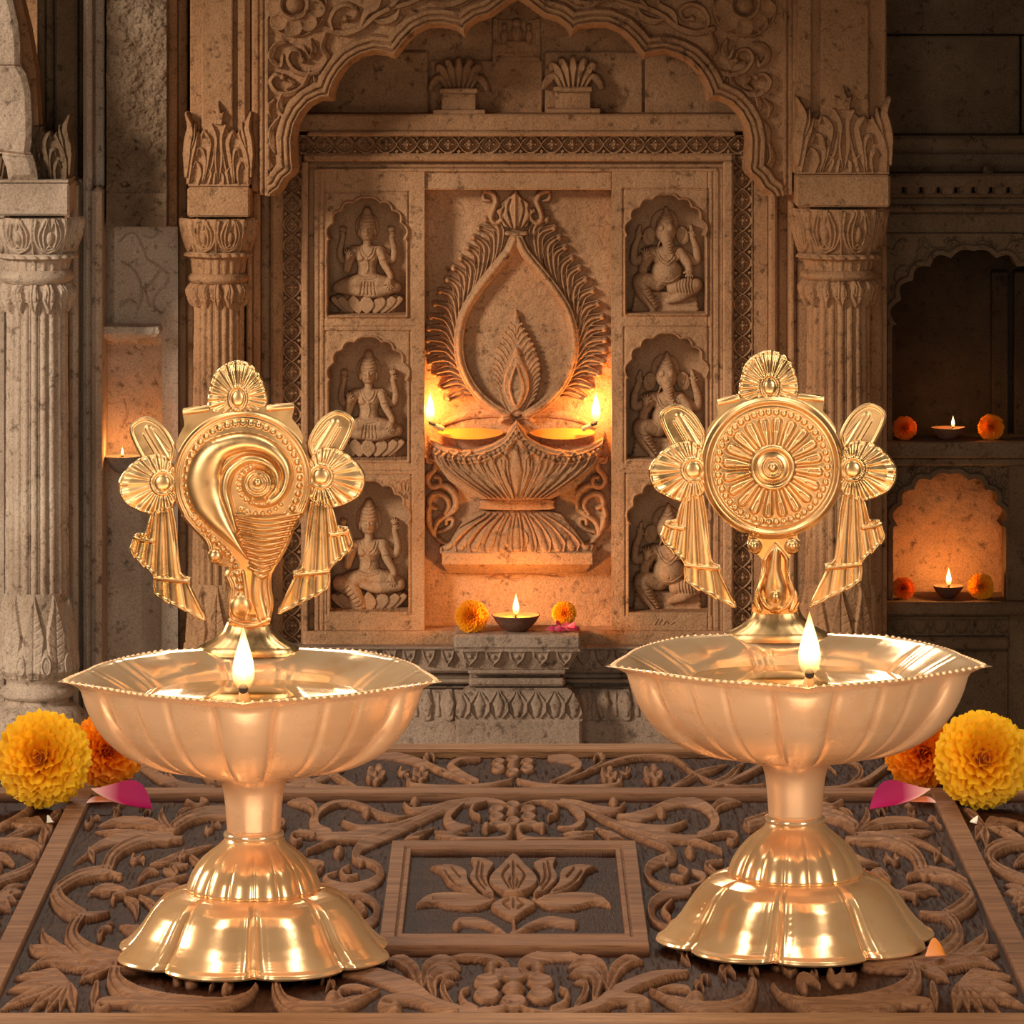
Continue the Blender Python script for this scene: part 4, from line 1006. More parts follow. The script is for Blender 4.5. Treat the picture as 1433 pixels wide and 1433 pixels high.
# ---------------------------------------------------------------- wall strips beside the columns
def strips(L, mat):
    m = MB()
    for (a, b, c, d, Y, dep, bv) in L: m.pxbox(a, b, c, d, Y, dep, bv)
    trim(m, mat)
strips([(1053, 216, 1076, 1700, 5.992, .06, .002), (1076, 262, 1088, 1700, 5.975, .08, .003), (1088, 262, 1104, 1700, 5.988, .08, .003), (1104, 240, 1114, 1700, 5.955, .1, .003), (1114, -60, 1234, 1700, 5.96, .1, .002), (1234, -60, 1241, 1700, 5.975, .18, .001), (1218, 300, 1234, 1700, 5.945, .1, .003)], M['stone'])
strips([(345, -60, 352, 1700, 5.955, .1, .002), (352, 268, 364, 1700, 5.975, .08, .003), (364, 262, 379, 1700, 6.01, .05, .002), (379, 262, 395, 1700, 5.985, .07, .003), (352, -60, 364, 268, 5.93, .1, .003)], M['stone'])
strips([(248, -60, 262, 1700, 6.0, .06, .002), (232, -60, 248, 318, 5.985, .07, .001), (262, 300, 272, 1700, 5.985, .06, .002), (340, 300, 345, 1700, 5.98, .06, .002)], M['stone'])
strips([(97, 255, 109, 1700, 5.90, .12, .004), (109, 250, 116, 1700, 5.94, .1, .002), (116, -60, 128, 1700, 5.92, .12, .005), (128, 262, 142, 1700, 5.905, .14, .006), (-60, 300, 8, 1700, 5.95, .1, .002), (132, -60, 146, 262, 5.96, .1, .002)], M['stone_grey'])
strips([(52, -60, 62, 246, 5.93, .1, .002), (62, -60, 75, 250, 5.95, .1, .003), (76, -60, 108, 250, 5.94, .1, .003), (108, -60, 117, 250, 5.965, .1, .003)], M['stone_dark'])
# rough pilaster and niche block
h = HF(149, -50, 233, 317, 1.5); h.noise(9, 26, 101, 5); h.noise(3.5, 5, 102, 3)
h.H = np.where(h.Y > 270, h.H * .35 + 3, h.H)
tag(h.build('rough_pilaster', M['stone_rough'], None, wallpos(5.945), thick=90), 'rough-hewn broken stone pilaster left of the shadowed column, above the cracked block', 'pilaster')
h = HF(142, 317, 249, 1650, 1.2)
h.noise(2.2, 30, 103, 4)
rec = (h.X > 142) & (h.X < 226 + 3 * np.sin(h.Y * .07)) & (h.Y > 476) & (h.Y < 1700)
e = np.clip((226 - h.X) / 30, 0, 1) * np.clip((h.Y - 474) / 10, 0, 1); h.H -= 26 * e ** .7
h.H -= 12 * np.clip((160 - h.X) / 12, 0, 1) * (h.Y < 455)
for L in ([(166, 338), (180, 326), (192, 330), (202, 352), (206, 362), (222, 372), (234, 382), (226, 376), (214, 392), (204, 404), (206, 418), (210, 428)], [(236, 384), (232, 398), (218, 412), (215, 428), (226, 438), (230, 432)],
          [(170, 366), (184, 374), (196, 394), (198, 418), (192, 432)], [(200, 330), (214, 332), (220, 326)], [(168, 430), (180, 420), (190, 424)], [(168, 600), (176, 580), (172, 560)]): h.groove(L, 1.1, 5)
tag(h.build('cracked_block', M['stone_grey'], None, wallpos(5.972), thick=90), 'cracked grey stone block with a hollow niche, behind the conch lamp', 'stone block')
# broken shelf
h = HF(138, 448, 230, 484, 2.0)
h.poly([(141, 451), (227, 452), (229, 460), (224, 468), (200, 470), (196, 478), (180, 475), (170, 482), (150, 470), (141, 462)], 62, e=1, sm=1)
h.H = np.where(h.Y > 462, h.H * (1 - (h.Y - 462) * .02), h.H); h.noise(3, 7, 110, 3)
h.sdf = np.where(h.H > 20, -1., 10.).astype(np.float32)
tag(h.build('broken_shelf', M['stone_grey'], None, wallpos(5.985), thick=6, back=True), 'broken stone shelf jutting from the cracked block above the small niche lamp', 'shelf')
# arch springer at the upper left corner
br = thing('arch_springer', 'pale curved arch springer resting on the left edge column', 'arch', P(20, 252, 5.84))
poly = [(-45, -45), (8, -45), (17, 0), (24, 30), (27.5, 60), (28, 92), (36, 104), (42, 130), (44, 170), (43, 200), (41, 212), (47, 222), (51, 238), (53, 252), (12, 253), (9, 235), (4, 222), (2, 215), (-45, 215)]
h = HF(-46, -46, 55, 255, 1.5); h.sdf = poly_sdf(h.X, h.Y, poly); h.noise(1.6, 22, 111, 4)
h.H -= 5 * np.exp(-((h.Y - 93) / 2.0) ** 2) + 6 * np.exp(-((h.Y - 216 - (h.X - 20) * .12) / 2.5) ** 2); h.H += np.where(h.Y > 218, 6, 0)
h.H += -6 * np.clip(1 + h.sdf / 8, 0, 1); h.build('bracket', M['stone_grey'], br, wallpos(5.82), thick=90)
poly2 = [(6, -45), (18, -45), (30, 0), (40, 40), (50, 100), (53, 150), (55, 200), (62, 248), (54, 251), (46, 215), (47, 170), (45, 130), (38, 100), (30, 88), (30, 60), (26, 30), (18, 0)]
h = HF(0, -46, 66, 255, 1.5); h.sdf = poly_sdf(h.X, h.Y, poly2); h.build('curved_moulding', M['stone'], br, wallpos(5.85), thick=60)
# ---------------------------------------------------------------- base mouldings
def frieze(h, cx, pitch, y0, y1, n):
    for k in range(-n, n + 1):
        x = cx + k * pitch
        if x < h.xs[0] - 20 or x > h.xs[-1] + 20: continue
        h.poly([(x - pitch * .42, y0), (x + pitch * .42, y0), (x + pitch * .34, y0 + (y1 - y0) * .5), (x, y1), (x - pitch * .34, y0 + (y1 - y0) * .5)], 6, e=2)
        for s2 in (-1, 1): h.stroke([(x + s2 * pitch * .3, y0 + 3), (x + s2 * pitch * .22, y0 + 12), (x, y1 - 5)], [1, 1.6, 1], 3, 'round', 'add')
        h.disc(x, y0 + 9, 3.2, 3.5, 'dome', 'add')
    h.H += np.where(h.Y < y0 + 1.5, 6, 0)
h = HF(372, 905, 1112, 937, 1.7); frieze(h, 600, 27, 907, 934, 40); h.noise(.8, 5, 120, 3)
sb = thing('base_moulding', 'band of leaf-tip frieze and petal cushion along the shrine base, either side of the pedestal', 'moulding', P(722, 1045, 5.97))
h.build('leaf_frieze', M['stone_base'], sb, wallpos(5.965), thick=8)
m = MB(); m.pxbox(372, 905.5, 1112, 909, 5.957, .09, .001); m.pxbox(372, 934, 1112, 942, 5.962, .08, .003); m.pxbox(372, 942, 1112, 951, 5.975, .07, .002); m.pxbox(372, 951, 1112, 957, 5.960, .09, .002); m.pxbox(372, 957, 1112, 966, 5.972, .07, .001)
m.pxbox(372, 1006, 1112, 1700, 5.945, .10, .003); m.build('mouldings', M['stone_base'], sb, smooth=False)
h = HF(372, 963, 1112, 1008, 1.5)
h.H = (-22 + 26 * np.sqrt(np.clip(1 - ((1008 - h.Y) / 46) ** 2, 0, 1))).astype(np.float32)
g = HF(372, 963, 1112, 1008, 1.5)
for k in range(-14, 15):
    x = 722 + k * 31
    g.stroke([(x, 966), (x - 2, 985), (x, 1002)], [6, 12, 8], 5, 'flat', e=3); g.stroke([(x, 970), (x, 985), (x, 998)], [2, 7, 3], 2.5, 'round', 'add'); g.stroke([(x + 15.5, 972), (x + 15.5, 1000)], [2, 3], 3, 'round', sm=0)
h.H += g.H; h.noise(.8, 5, 121, 3); h.build('petal_band', M['stone_base'], sb, wallpos(5.95), thick=4)
# ---------------------------------------------------------------- pedestal
ped = thing('offering_pedestal', 'short carved stone pedestal holding a clay lamp and flowers under the relief', 'pedestal', (P(723, 0, 5.9)[0], 5.95, FZ))
YP = 5.895
m = MB(); m.pxbox(635, 888.5, 813, 909, YP, .084, .003); m.pxbox(655, 937, 792, 944, YP + .012, .052, .002); m.pxbox(664, 943, 784, 951, YP + .03, .04, .001); m.pxbox(656, 950, 791, 961, YP + .014, .05, .003); m.pxbox(665, 960, 785, 967, YP + .026, .04, .001)
m.pxbox(638, 1007, 814, 1700, YP, .049, .003); m.build('mouldings', M['stone_base'], ped, smooth=False)
h = HF(636, 907, 812, 938, 2.0)
frieze(h, 724, 33, 910, 935, 3)
for s2 in (-1, 1): h.poly([(724 + s2 * 88, 909), (724 + s2 * 60, 909), (724 + s2 * 72, 938), (724 + s2 * 78, 925)], 5, e=3)
h.H += (-(h.Y - 909) * .35).astype(np.float32); h.noise(.8, 5, 122, 3)
h.sdf = (np.abs(h.X - 724) - (88 - (h.Y - 909) * .55)).astype(np.float32); h.build('leaf_frieze', M['stone_base'], ped, wallpos(YP + .004), thick=62)
h = HF(637, 966, 815, 1009, 1.9)
q = np.clip((1009 - h.Y) / 44, 0, 1); edge_ = np.sqrt(np.clip(1 - q ** 2.2, 0, 1))
h.H = (-26 + 26 * edge_).astype(np.float32); h.sdf = (np.abs(h.X - 726) - (62 + 27 * edge_)).astype(np.float32)
for k in range(-3, 4):
    x = 724 + k * 26.5
    for s2 in (-1, 1): h.stroke([(x + s2 * 3, 971), (x + s2 * 12, 984), (x + s2 * 12.5, 995), (x + s2 * 6, 1004)], [1.2, 2.2, 2.2, 1.2], 4.5, 'round', 'add')
    h.stroke([(x, 972), (x, 988), (x, 1000)], [2, 8.5, 4], 4.5, 'round', 'add')
h.noise(.7, 5, 123, 3); h.build('petal_cushion', M['stone_base'], ped, wallpos(YP + .002), thick=52)
# ---------------------------------------------------------------- dark bay on the right
bay = []
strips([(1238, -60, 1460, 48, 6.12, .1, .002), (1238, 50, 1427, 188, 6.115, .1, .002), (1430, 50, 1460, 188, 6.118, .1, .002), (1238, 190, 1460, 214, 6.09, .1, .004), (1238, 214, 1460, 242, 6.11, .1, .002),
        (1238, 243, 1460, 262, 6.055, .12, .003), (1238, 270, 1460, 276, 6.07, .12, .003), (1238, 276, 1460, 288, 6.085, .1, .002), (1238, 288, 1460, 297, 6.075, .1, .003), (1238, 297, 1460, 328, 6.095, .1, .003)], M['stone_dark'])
h = HF(1240, 261, 1450, 271, 2.0)
for k in range(0, 9): h.stroke([(1252 + k * 24.5, 260), (1252 + k * 24.5, 268)], [11.5, 10], 10, 'flat', sm=0, e=3)
h.sdf = np.where(h.H > .5, -1., 10.).astype(np.float32); o = h.build('trim_40', M['stone_dark'], None, wallpos(6.07), thick=4); o['kind'] = 'structure'
m = MB(); xk, _, zk = P(1383, 245, 6.07); m.lathe((xk, 6.075, zk), [(.0001, .013), (.004, .0125), (.0065, .009), (.007, .005), (.0085, .0), (.009, -.004)], 20)
tag(m.build('ball_finial', M['stone_dark']), 'small round stone knob on the cornice of the dark right bay', 'finial')
def bayplate(name, x0, y0, x1, y1, op, Y, lab, n, seed, thick):
    h = HF(x0, y0, x1, y1, 1.6); po = cusped(*op, n=n, inset=7, bulge=.34); d = poly_sdf(h.X, h.Y, po); h.sdf = -d
    h.H = np.where(d < 7, 5, 0).astype(np.float32); h.H -= 2.5 * np.exp(-((d - 8) / 1.2) ** 2)
    g = HF(x0, y0, x1, y1, 1.6); rs_ = random.Random(seed); cx, hw, ya, ys_, yb = op
    for sx in (-1, 1):
        for (fx, fy, sz, sg) in [(.96, .02, .30, 1), (.70, .10, .26, -1), (.95, .36, .24, -1), (.42, -.04, .20, 1), (.18, -.10, .16, -1), (.97, .62, .18, 1), (.84, .24, .2, 1), (.56, -.02, .2, -1)]:
            xx, yy = cx + sx * fx * hw, ya + fy * (ys_ - ya) + 2
            p = spiral(xx, yy, rs_.uniform(0, 6.28), sz * hw * .42, 5.0, sg * sx); g.stroke(p, [3.4, 3, 2.2], 6, 'half', sm=0); g.disc(p[-1][0], p[-1][1], 3.4, 6.5, 'dome')
            g.curl(xx, yy, rs_.uniform(0, 6.28), sz * hw * .26, 2.6, sg, 3, 5, bulb=False)
    h.H = np.where((d > 9) & (h.Y < ys_), np.maximum(h.H, g.H), h.H); h.noise(.6, 5, seed, 2)
    return tag(h.build(name, M['stone_dark'], None, wallpos(Y), thick=thick), lab, 'niche')
bayplate('niche_arch', 1241, 327, 1452, 621, (1362, 114, 351, 455, 622), 6.09, 'tall scalloped niche surround in the dark right bay, its inside almost black', 5, 5, 60)
bayplate('niche_arch', 1241, 651, 1412, 845, (1328.5, 79, 663, 736, 846), 6.09, 'low scalloped niche surround in the right bay, glowing orange inside', 4, 9, 60)
strips([(1238, 619, 1460, 641, 6.07, .20, .002), (1238, 641, 1460, 652, 6.08, .1, .002), (1411, 650, 1460, 1700, 6.085, .12, .002), (1238, 843, 1460, 862, 6.065, .2, .003), (1238, 862, 1412, 868, 6.085, .1, .001)], M['stone_dark'])
h = HF(1241, 867, 1412, 893, 1.6)
for k in range(6): h.stroke([(1258 + k * 29, 866), (1258 + k * 29, 876)], [13, 10], 6, 'round', sm=0); h.stroke([(1244 + k * 29, 868), (1244 + k * 29, 888)], [4, 1], 4, 'round', sm=0)
h.noise(.6, 5, 130, 2); o = h.build('trim_41', M['stone_dark'], None, wallpos(6.09), thick=20); o['kind'] = 'structure'
strips([(1238, 892, 1412, 910, 6.075, .1, .003), (1238, 910, 1412, 1700, 6.09, .1, .002)], M['stone_dark'])
# niche insides
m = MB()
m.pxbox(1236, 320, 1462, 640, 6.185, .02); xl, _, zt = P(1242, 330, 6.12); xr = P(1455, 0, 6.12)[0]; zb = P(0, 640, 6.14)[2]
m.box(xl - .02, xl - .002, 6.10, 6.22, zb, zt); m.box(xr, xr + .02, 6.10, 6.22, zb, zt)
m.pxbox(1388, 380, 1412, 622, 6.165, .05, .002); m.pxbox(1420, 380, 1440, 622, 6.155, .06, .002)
o = m.build('trim_42', M['stone_deep_shade'], smooth=False); o['kind'] = 'structure'
m = MB()
h = HF(1240, 650, 1420, 856, .8); h.noise(4, 30, 131, 4); h.build('trim_43', M['stone'], None, wallpos(6.158), thick=5)['kind'] = 'structure'
xl = P(1249, 0, 6.1)[0]; xr = P(1408.5, 0, 6.1)[0]; z0, z1 = P(0, 862, 6.1)[2], P(0, 655, 6.1)[2]
m.box(xl - .03, xl, 6.10, 6.205, z0, z1, .001); m.box(xr, xr + .03, 6.10, 6.205, z0, z1, .001); trim(m, M['stone'])
# ---------------------------------------------------------------- carved table
TK = 2966.0; TV = 571.0; TY0 = 2.36; TH = .0036
def t_uv(px, py):
    Yd = F * ZC / (py - HY); return ((px - CX) * Yd / F * TK, -(Yd - TY0) * TV)
def t_world(px, py): 
    Yd = F * ZC / (py - HY); return ((px - CX) * Yd / F, Yd)
table = thing('carved_table', 'dark brown wooden table carved with scrolling vines and a framed lotus', 'table', (0, 2.35, -.75))
YB, YFr, XW = 2.692, 2.0, .312
hf = HF(-.302 * TK, t_uv(0, 1050)[1], .302 * TK, t_uv(0, 1420)[1], 1.15)
VX = lambda pts: [t_uv(*p) for p in pts]
def mir(p): return [(1440 - x, y) for x, y in p]
def both(fn, pts, *a, **k):
    fn(VX(pts), *a, **k); fn(VX(mir(pts)), *a, **k)
hf.noise(.22, 7, 3, 3)
st = hf.stroke
# side fields, ground, big strapwork cartouche
cart = [(392, 1150), (345, 1137), (300, 1133), (267, 1140), (246, 1152), (237, 1169), (209, 1170), (179, 1179), (158, 1194), (149, 1215), (116, 1221), (93, 1232), (77, 1245),
        (84, 1258), (100, 1270), (114, 1277), (103, 1292), (101, 1309), (118, 1326), (146, 1337), (177, 1342)]
both(st, cart[:5], [9, 10, 10], 1.0, 'band', e=2)
both(st, cart[5:10], [8, 10, 10], 1.0, 'band', e=2)
both(st, cart[9:13], [8, 9, 9], 1.0, 'band', e=2)
both(st, cart[12:16], [9, 9, 8], 1.0, 'band', e=2)
both(st, cart[15:] + [(230, 1338)], [8, 11, 11], 1.0, 'band', e=2)
both(st, [(255, 1170), (237, 1170), (225, 1168)], [3, 5, 7], 1.0, 'round')
both(st, [(170, 1222), (149, 1217), (135, 1219)], [2, 4, 6], 1.0, 'round')
both(st, [(152, 1274), (130, 1276), (114, 1277)], [2, 4, 6], 1.0, 'round')
both(st, [(163, 1346), (160, 1367), (181, 1387), (221, 1400), (267, 1405), (310, 1402), (345, 1390), (358, 1375)], [8, 11, 12, 12, 8, 4], 1.0, 'band', e=2)
both(st, [(386, 1370), (389, 1385), (400, 1400), (430, 1409), (463, 1407), (497, 1397), (531, 1381)], [6, 9, 9, 7, 2], 1.0, 'band', e=2)
both(st, [(480, 1395), (474, 1386), (480, 1377), (500, 1375), (520, 1380)], [3, 4, 3, 1], .8)
# strands
S3 = [
 # border band behind the rail
 ([(716, 1089), (681, 1096), (631, 1099), (581, 1096), (573, 1090)], [3, 5, 5, 4], 'round'),
 ([(660, 1092), (618, 1075), (581, 1061), (543, 1053), (505, 1054), (485, 1063), (470, 1076), (440, 1090), (400, 1096), (350, 1090)], [2, 5, 6, 6, 5, 4, 3], 'half'),
 ([(669, 1089), (646, 1080), (630, 1068), (645, 1058), (671, 1057)], [3, 6, 7, 4], 'half'),
 ([(618, 1076), (600, 1066), (594, 1057), (604, 1053), (608, 1058)], [3, 3, 3], 'round'),
 ([(500, 1095), (480, 1088), (462, 1078), (440, 1072), (420, 1062)], [2, 5, 5, 1], 'leaf'),
 ([(520, 1098), (480, 1099), (440, 1096), (400, 1080), (370, 1065), (330, 1056), (290, 1062), (270, 1076)], [2, 4, 6, 6, 5, 2], 'half'),
 ([(440, 1093), (420, 1084), (405, 1068), (395, 1058)], [5, 6, 1], 'leaf'),
 ([(300, 1098), (260, 1096), (225, 1085), (200, 1068), (170, 1060), (140, 1062)], [3, 6, 6, 2], 'half'),
 ([(330, 1100), (300, 1090), (285, 1078), (300, 1068)], [3, 5, 1], 'leaf'),
 ([(250, 1094), (235, 1080), (240, 1066), (260, 1058)], [4, 5, 1], 'leaf'),
 ([(160, 1098), (120, 1090), (80, 1075), (30, 1068), (-20, 1080)], [3, 6, 6, 3], 'half'),
 # band above the lotus frame
 ([(714, 1124), (694, 1117), (656, 1118), (621, 1128), (581, 1146), (531, 1160), (480, 1167), (443, 1163), (418, 1159)], [2, 5, 6, 7, 7, 6, 3], 'half'),
 ([(566, 1122), (576, 1130), (606, 1127), (631, 1120), (656, 1117)], [3, 5, 4, 1], 'round'),
 ([(620, 1130), (590, 1144), (561, 1158), (528, 1170), (505, 1180), (498, 1194), (506, 1200)], [2, 4, 6, 8, 6], 'half'),
 ([(480, 1147), (505, 1155), (543, 1153), (575, 1146)], [2, 6, 5, 1], 'round'),
 ([(460, 1162), (443, 1155), (440, 1140), (455, 1124), (480, 1117), (508, 1123), (531, 1134), (556, 1139), (576, 1137)], [6, 8, 7, 6, 6, 7, 2], 'half'),
 ([(403, 1117), (430, 1120), (441, 1132), (436, 1150)], [2, 7, 6, 2], 'leaf'),
 ([(440, 1164), (415, 1162), (408, 1168), (414, 1174), (421, 1172)], [3, 3, 3], 'round'),
 ([(681, 1154), (695, 1149), (713, 1154), (711, 1167), (695, 1172), (656, 1172), (610, 1167)], [5, 6, 6, 4, 2], 'round'),
 ([(563, 1168), (589, 1164), (606, 1153)], [1, 6, 2], 'leaf'),
 ([(654, 1159), (630, 1165), (608, 1158)], [1, 6, 2], 'leaf'),
 ([(659, 1153), (634, 1152), (626, 1139), (640, 1126), (650, 1120)], [2, 7, 7, 2], 'half'),
 ([(672, 1140), (661, 1134), (664, 1124), (680, 1119)], [3, 5, 2], 'round'),
 # beside the lotus frame
 ([(430, 1187), (470, 1172), (520, 1168), (545, 1160)], [2, 4, 4, 2], 'round'),
 ([(505, 1196), (528, 1206), (533, 1220), (518, 1232), (488, 1238), (462, 1232), (455, 1222), (470, 1216)], [6, 6, 6, 5, 4], 'half'),
 ([(488, 1210), (478, 1216), (484, 1224), (500, 1222)], [4, 4, 3], 'round'),
 ([(475, 1243), (508, 1248), (527, 1262), (524, 1282), (500, 1292), (490, 1285)], [5, 6, 6, 4], 'half'),
 ([(430, 1200), (450, 1206), (440, 1216), (425, 1222)], [3, 5, 2], 'leaf'),
 ([(500, 1258), (510, 1270), (502, 1280)], [4, 5, 3], 'round'),
 # band before the lotus frame
 ([(714, 1398), (699, 1407), (656, 1412), (606, 1400), (581, 1383), (543, 1366), (511, 1357), (480, 1354)], [3, 5, 7, 9, 8, 4], 'half'),
 ([(550, 1406), (533, 1402), (543, 1393), (576, 1392), (606, 1403), (640, 1411)], [4, 5, 5, 2], 'round'),
 ([(588, 1376), (578, 1352), (560, 1339), (541, 1338)], [5, 8, 7, 2], 'leaf'),
 ([(592, 1372), (598, 1350), (619, 1340), (644, 1347)], [4, 8, 7, 2], 'leaf'),
 ([(608, 1390), (605, 1368), (619, 1356), (646, 1357)], [4, 8, 7, 1], 'leaf'),
 ([(634, 1402), (621, 1384), (622, 1370), (640, 1366)], [3, 5, 1], 'leaf'),
 ([(621, 1337), (656, 1331), (692, 1336), (710, 1347), (700, 1358), (686, 1354)], [2, 5, 6, 6, 5], 'half'),
 ([(668, 1408), (650, 1399), (646, 1386), (656, 1380)], [3, 5, 2], 'round'),
 # leaves outside the cartouche
 ([(236, 1160), (210, 1148), (170, 1145), (135, 1149)], [3, 7, 7, 1], 'leaf'),
 ([(230, 1164), (190, 1163), (150, 1160), (131, 1156)], [2, 6, 5, 1], 'leaf'),
 ([(225, 1165), (175, 1168), (140, 1178), (118, 1195), (103, 1203)], [2, 6, 7, 5, 1], 'half'),
 ([(125, 1183), (130, 1194), (132, 1200)], [3, 5, 1], 'leaf'),
 ([(240, 1158), (226, 1140), (228, 1120)], [3, 6, 1], 'leaf'),
 ([(246, 1150), (252, 1134), (270, 1122)], [3, 5, 1], 'leaf'),
 ([(262, 1118), (275, 1124), (290, 1120), (282, 1115)], [4, 4, 3], 'round'),
 ([(163, 1345), (120, 1344), (75, 1337), (37, 1349)], [3, 8, 8, 1], 'leaf'),
 ([(110, 1340), (80, 1325), (62, 1308), (60, 1293)], [3, 8, 7, 2], 'leaf'),
 ([(95, 1336), (66, 1326), (45, 1322), (43, 1310)], [3, 7, 6, 1], 'leaf'),
 ([(150, 1350), (125, 1358), (110, 1366)], [5, 8, 1], 'leaf'),
 ([(135, 1372), (132, 1390), (130, 1402)], [4, 6, 2], 'leaf'),
 ([(150, 1405), (138, 1410), (140, 1398), (165, 1396), (215, 1404), (260, 1413)], [4, 5, 4, 3, 1], 'round'),
 # inside the cartouche
 ([(121, 1245), (145, 1239), (176, 1245), (160, 1248)], [1, 7, 6, 2], 'leaf'),
 ([(160, 1256), (160, 1250), (186, 1244), (221, 1233), (262, 1222)], [3, 3, 4, 4, 1], 'round'),
 ([(209, 1242), (235, 1238), (268, 1245)], [1, 7, 2], 'leaf'),
 ([(176, 1252), (190, 1262), (192, 1278)], [3, 6, 2], 'leaf'),
 ([(196, 1250), (214, 1262), (226, 1274)], [3, 5, 1], 'leaf'),
 ([(211, 1203), (230, 1201), (250, 1194), (275, 1186), (298, 1176)], [2, 6, 5, 2], 'leaf'),
 ([(195, 1226), (207, 1215), (222, 1214)], [3, 5, 2], 'leaf'),
 ([(230, 1212), (246, 1218), (240, 1208), (262, 1206)], [3, 5, 3], 'leaf'),
 ([(168, 1290), (190, 1298), (215, 1290)], [2, 7, 2], 'leaf'),
 ([(268, 1196), (284, 1208), (300, 1206)], [4, 5, 2], 'leaf'),
]
for pts, w, pr in S3: both(st, pts, w, 1.0, pr, e=1.6)
# palmettes
for (cx, cy, tips) in [((97), 1370, [(0, 1405), (12, 1378), (22, 1360), (50, 1354), (40, 1409), (62, 1413), (84, 1406), (104, 1408)]),
                       (62, 1151, [(95, 1125), (36, 1143), (8, 1147), (30, 1156), (75, 1167), (60, 1180), (0, 1173)]),
                       (-10, 1255, [(34, 1232), (34, 1243), (24, 1256), (16, 1268), (-4, 1275)])]:
    for tx, ty in tips:
        mx_, my_ = (cx + tx) / 2, (cy + ty) / 2
        both(st, [(cx, cy), (mx_, my_ - 2), (tx, ty)], [3, 8, 2], 1.0, 'leaf', e=2)
both(st, [(-10, 1174), (35, 1178), (56, 1192), (44, 1211), (0, 1228), (-30, 1232)], [6, 8, 8, 5], 1.0, 'band', e=2)
both(st, [(-30, 1200), (0, 1196), (20, 1204)], [5, 7, 2], 1.0, 'leaf')
for (a, b2, r, k) in [(526, 1080, 17, 5), (588, 1081, 15, 5), (300, 1080, 15, 5), (253, 1194, 9, 5), (160, 1082, 14, 5), (60, 1086, 14, 5)]:
    for p in ((a, b2), (1440 - a, b2)):
        u, v = t_uv(*p); hf.disc(u, v, r, 1.0, 'rosette', n=k, e=2); hf.disc(u, v, r * .28, 1.15, 'dome')
for (a, b2, r) in [(514, 1132, 8), (581, 1118, 8), (474, 1187, 8), (553, 1407, 9), (465, 1392, 10), (687, 1351, 9), (598, 1055, 6), (573, 1091, 6), (681, 1153, 7), (300, 1108, 1)]:
    for p in ((a, b2), (1440 - a, b2)):
        u, v = t_uv(*p); hf.disc(u, v, r, 1.15, 'dome')
for (a, b2, r, ry, n) in [(718, 1133, 44, 20, 6), (719, 1377, 62, 24, 6), (718, 1066, 42, 18, 6)]:
    u, v = t_uv(a, b2)
    for k in range(n):
        an = k * 2 * pi / n + pi / n
        hf.disc(u + cos(an) * r * .62, v + sin(an) * ry * .62, r * .30, 1.0, 'dish', ry=ry * .36, e=2)
    hf.disc(u, v, r * .24, 1.2, 'dome', ry=ry * .3)
# lateral fields beyond the frame edge: plain scrolls
for sg in (-1, 1):
    for k, (uu, vv) in enumerate([(745, -60), (745, 60), (800, 130), (780, 0)]):
        hf.curl(sg * uu, vv, .5 * sg, 34, 4.5, sg, 7, 1.0)
# small leaves and curls filling the open ground, mirrored left and right
rf = random.Random(77)
fr_ = [t_uv(548.6, 1177)[0] - 8, t_uv(0, 1177)[1] - 8, t_uv(889, 1177)[0] + 8, t_uv(0, 1325)[1] + 8]
vr0, vr1 = t_uv(0, 1103)[1], t_uv(0, 1112)[1]
for R_, tries in ((22, 2500), (14, 2500)):
    for _ in range(tries):
        u = rf.uniform(hf.xs[0] + R_, 3); v = rf.uniform(hf.ys[0] + R_, hf.ys[-1] - R_)
        if fr_[0] - R_ < u and fr_[1] - R_ < v < fr_[3] + R_: continue
        if vr0 - R_ < v < vr1 + R_ or abs(abs(u) - .2185 * TK) < R_ + 14: continue
        sl = hf.win(u - R_, v - R_ * .8, u + R_, v + R_ * .8)
        if hf.H[sl].size == 0 or hf.H[sl].max() > .5: continue
        a = rf.uniform(0, 6.28); sg_ = rf.choice((-1, 1))
        for mx_ in (1, -1):
            f_ = lambda L: [(mx_ * x + (7 if mx_ < 0 else 0), y) for x, y in L]
            if R_ == 9: hf.stroke(f_([(u - cos(a) * 8, v - sin(a) * 6), (u + sin(a) * 2, v - cos(a) * 2), (u + cos(a) * 8, v + sin(a) * 6)]), [1.5, 4.5, 1], .95, 'leaf')
            else:
                p = spiral(u - cos(a) * R_ * .8, v - sin(a) * R_ * .65, a + .5 * sg_, R_ * .52, 4.4, -sg_)
                hf.stroke(f_(p), [R_ * .12, R_ * .24, R_ * .2], 1.0, 'half', sm=0); hf.disc(*f_([p[-1]])[0], R_ * .24, 1.1, 'dome')
                b_ = a + 2.0 * sg_
                hf.stroke(f_([p[5], (p[5][0] + cos(b_) * R_ * .5, p[5][1] + sin(b_) * R_ * .4), (p[5][0] + cos(b_ + .6) * R_ * .95, p[5][1] + sin(b_ + .6) * R_ * .7)]), [R_ * .14, R_ * .24, R_ * .06], .95, 'leaf')
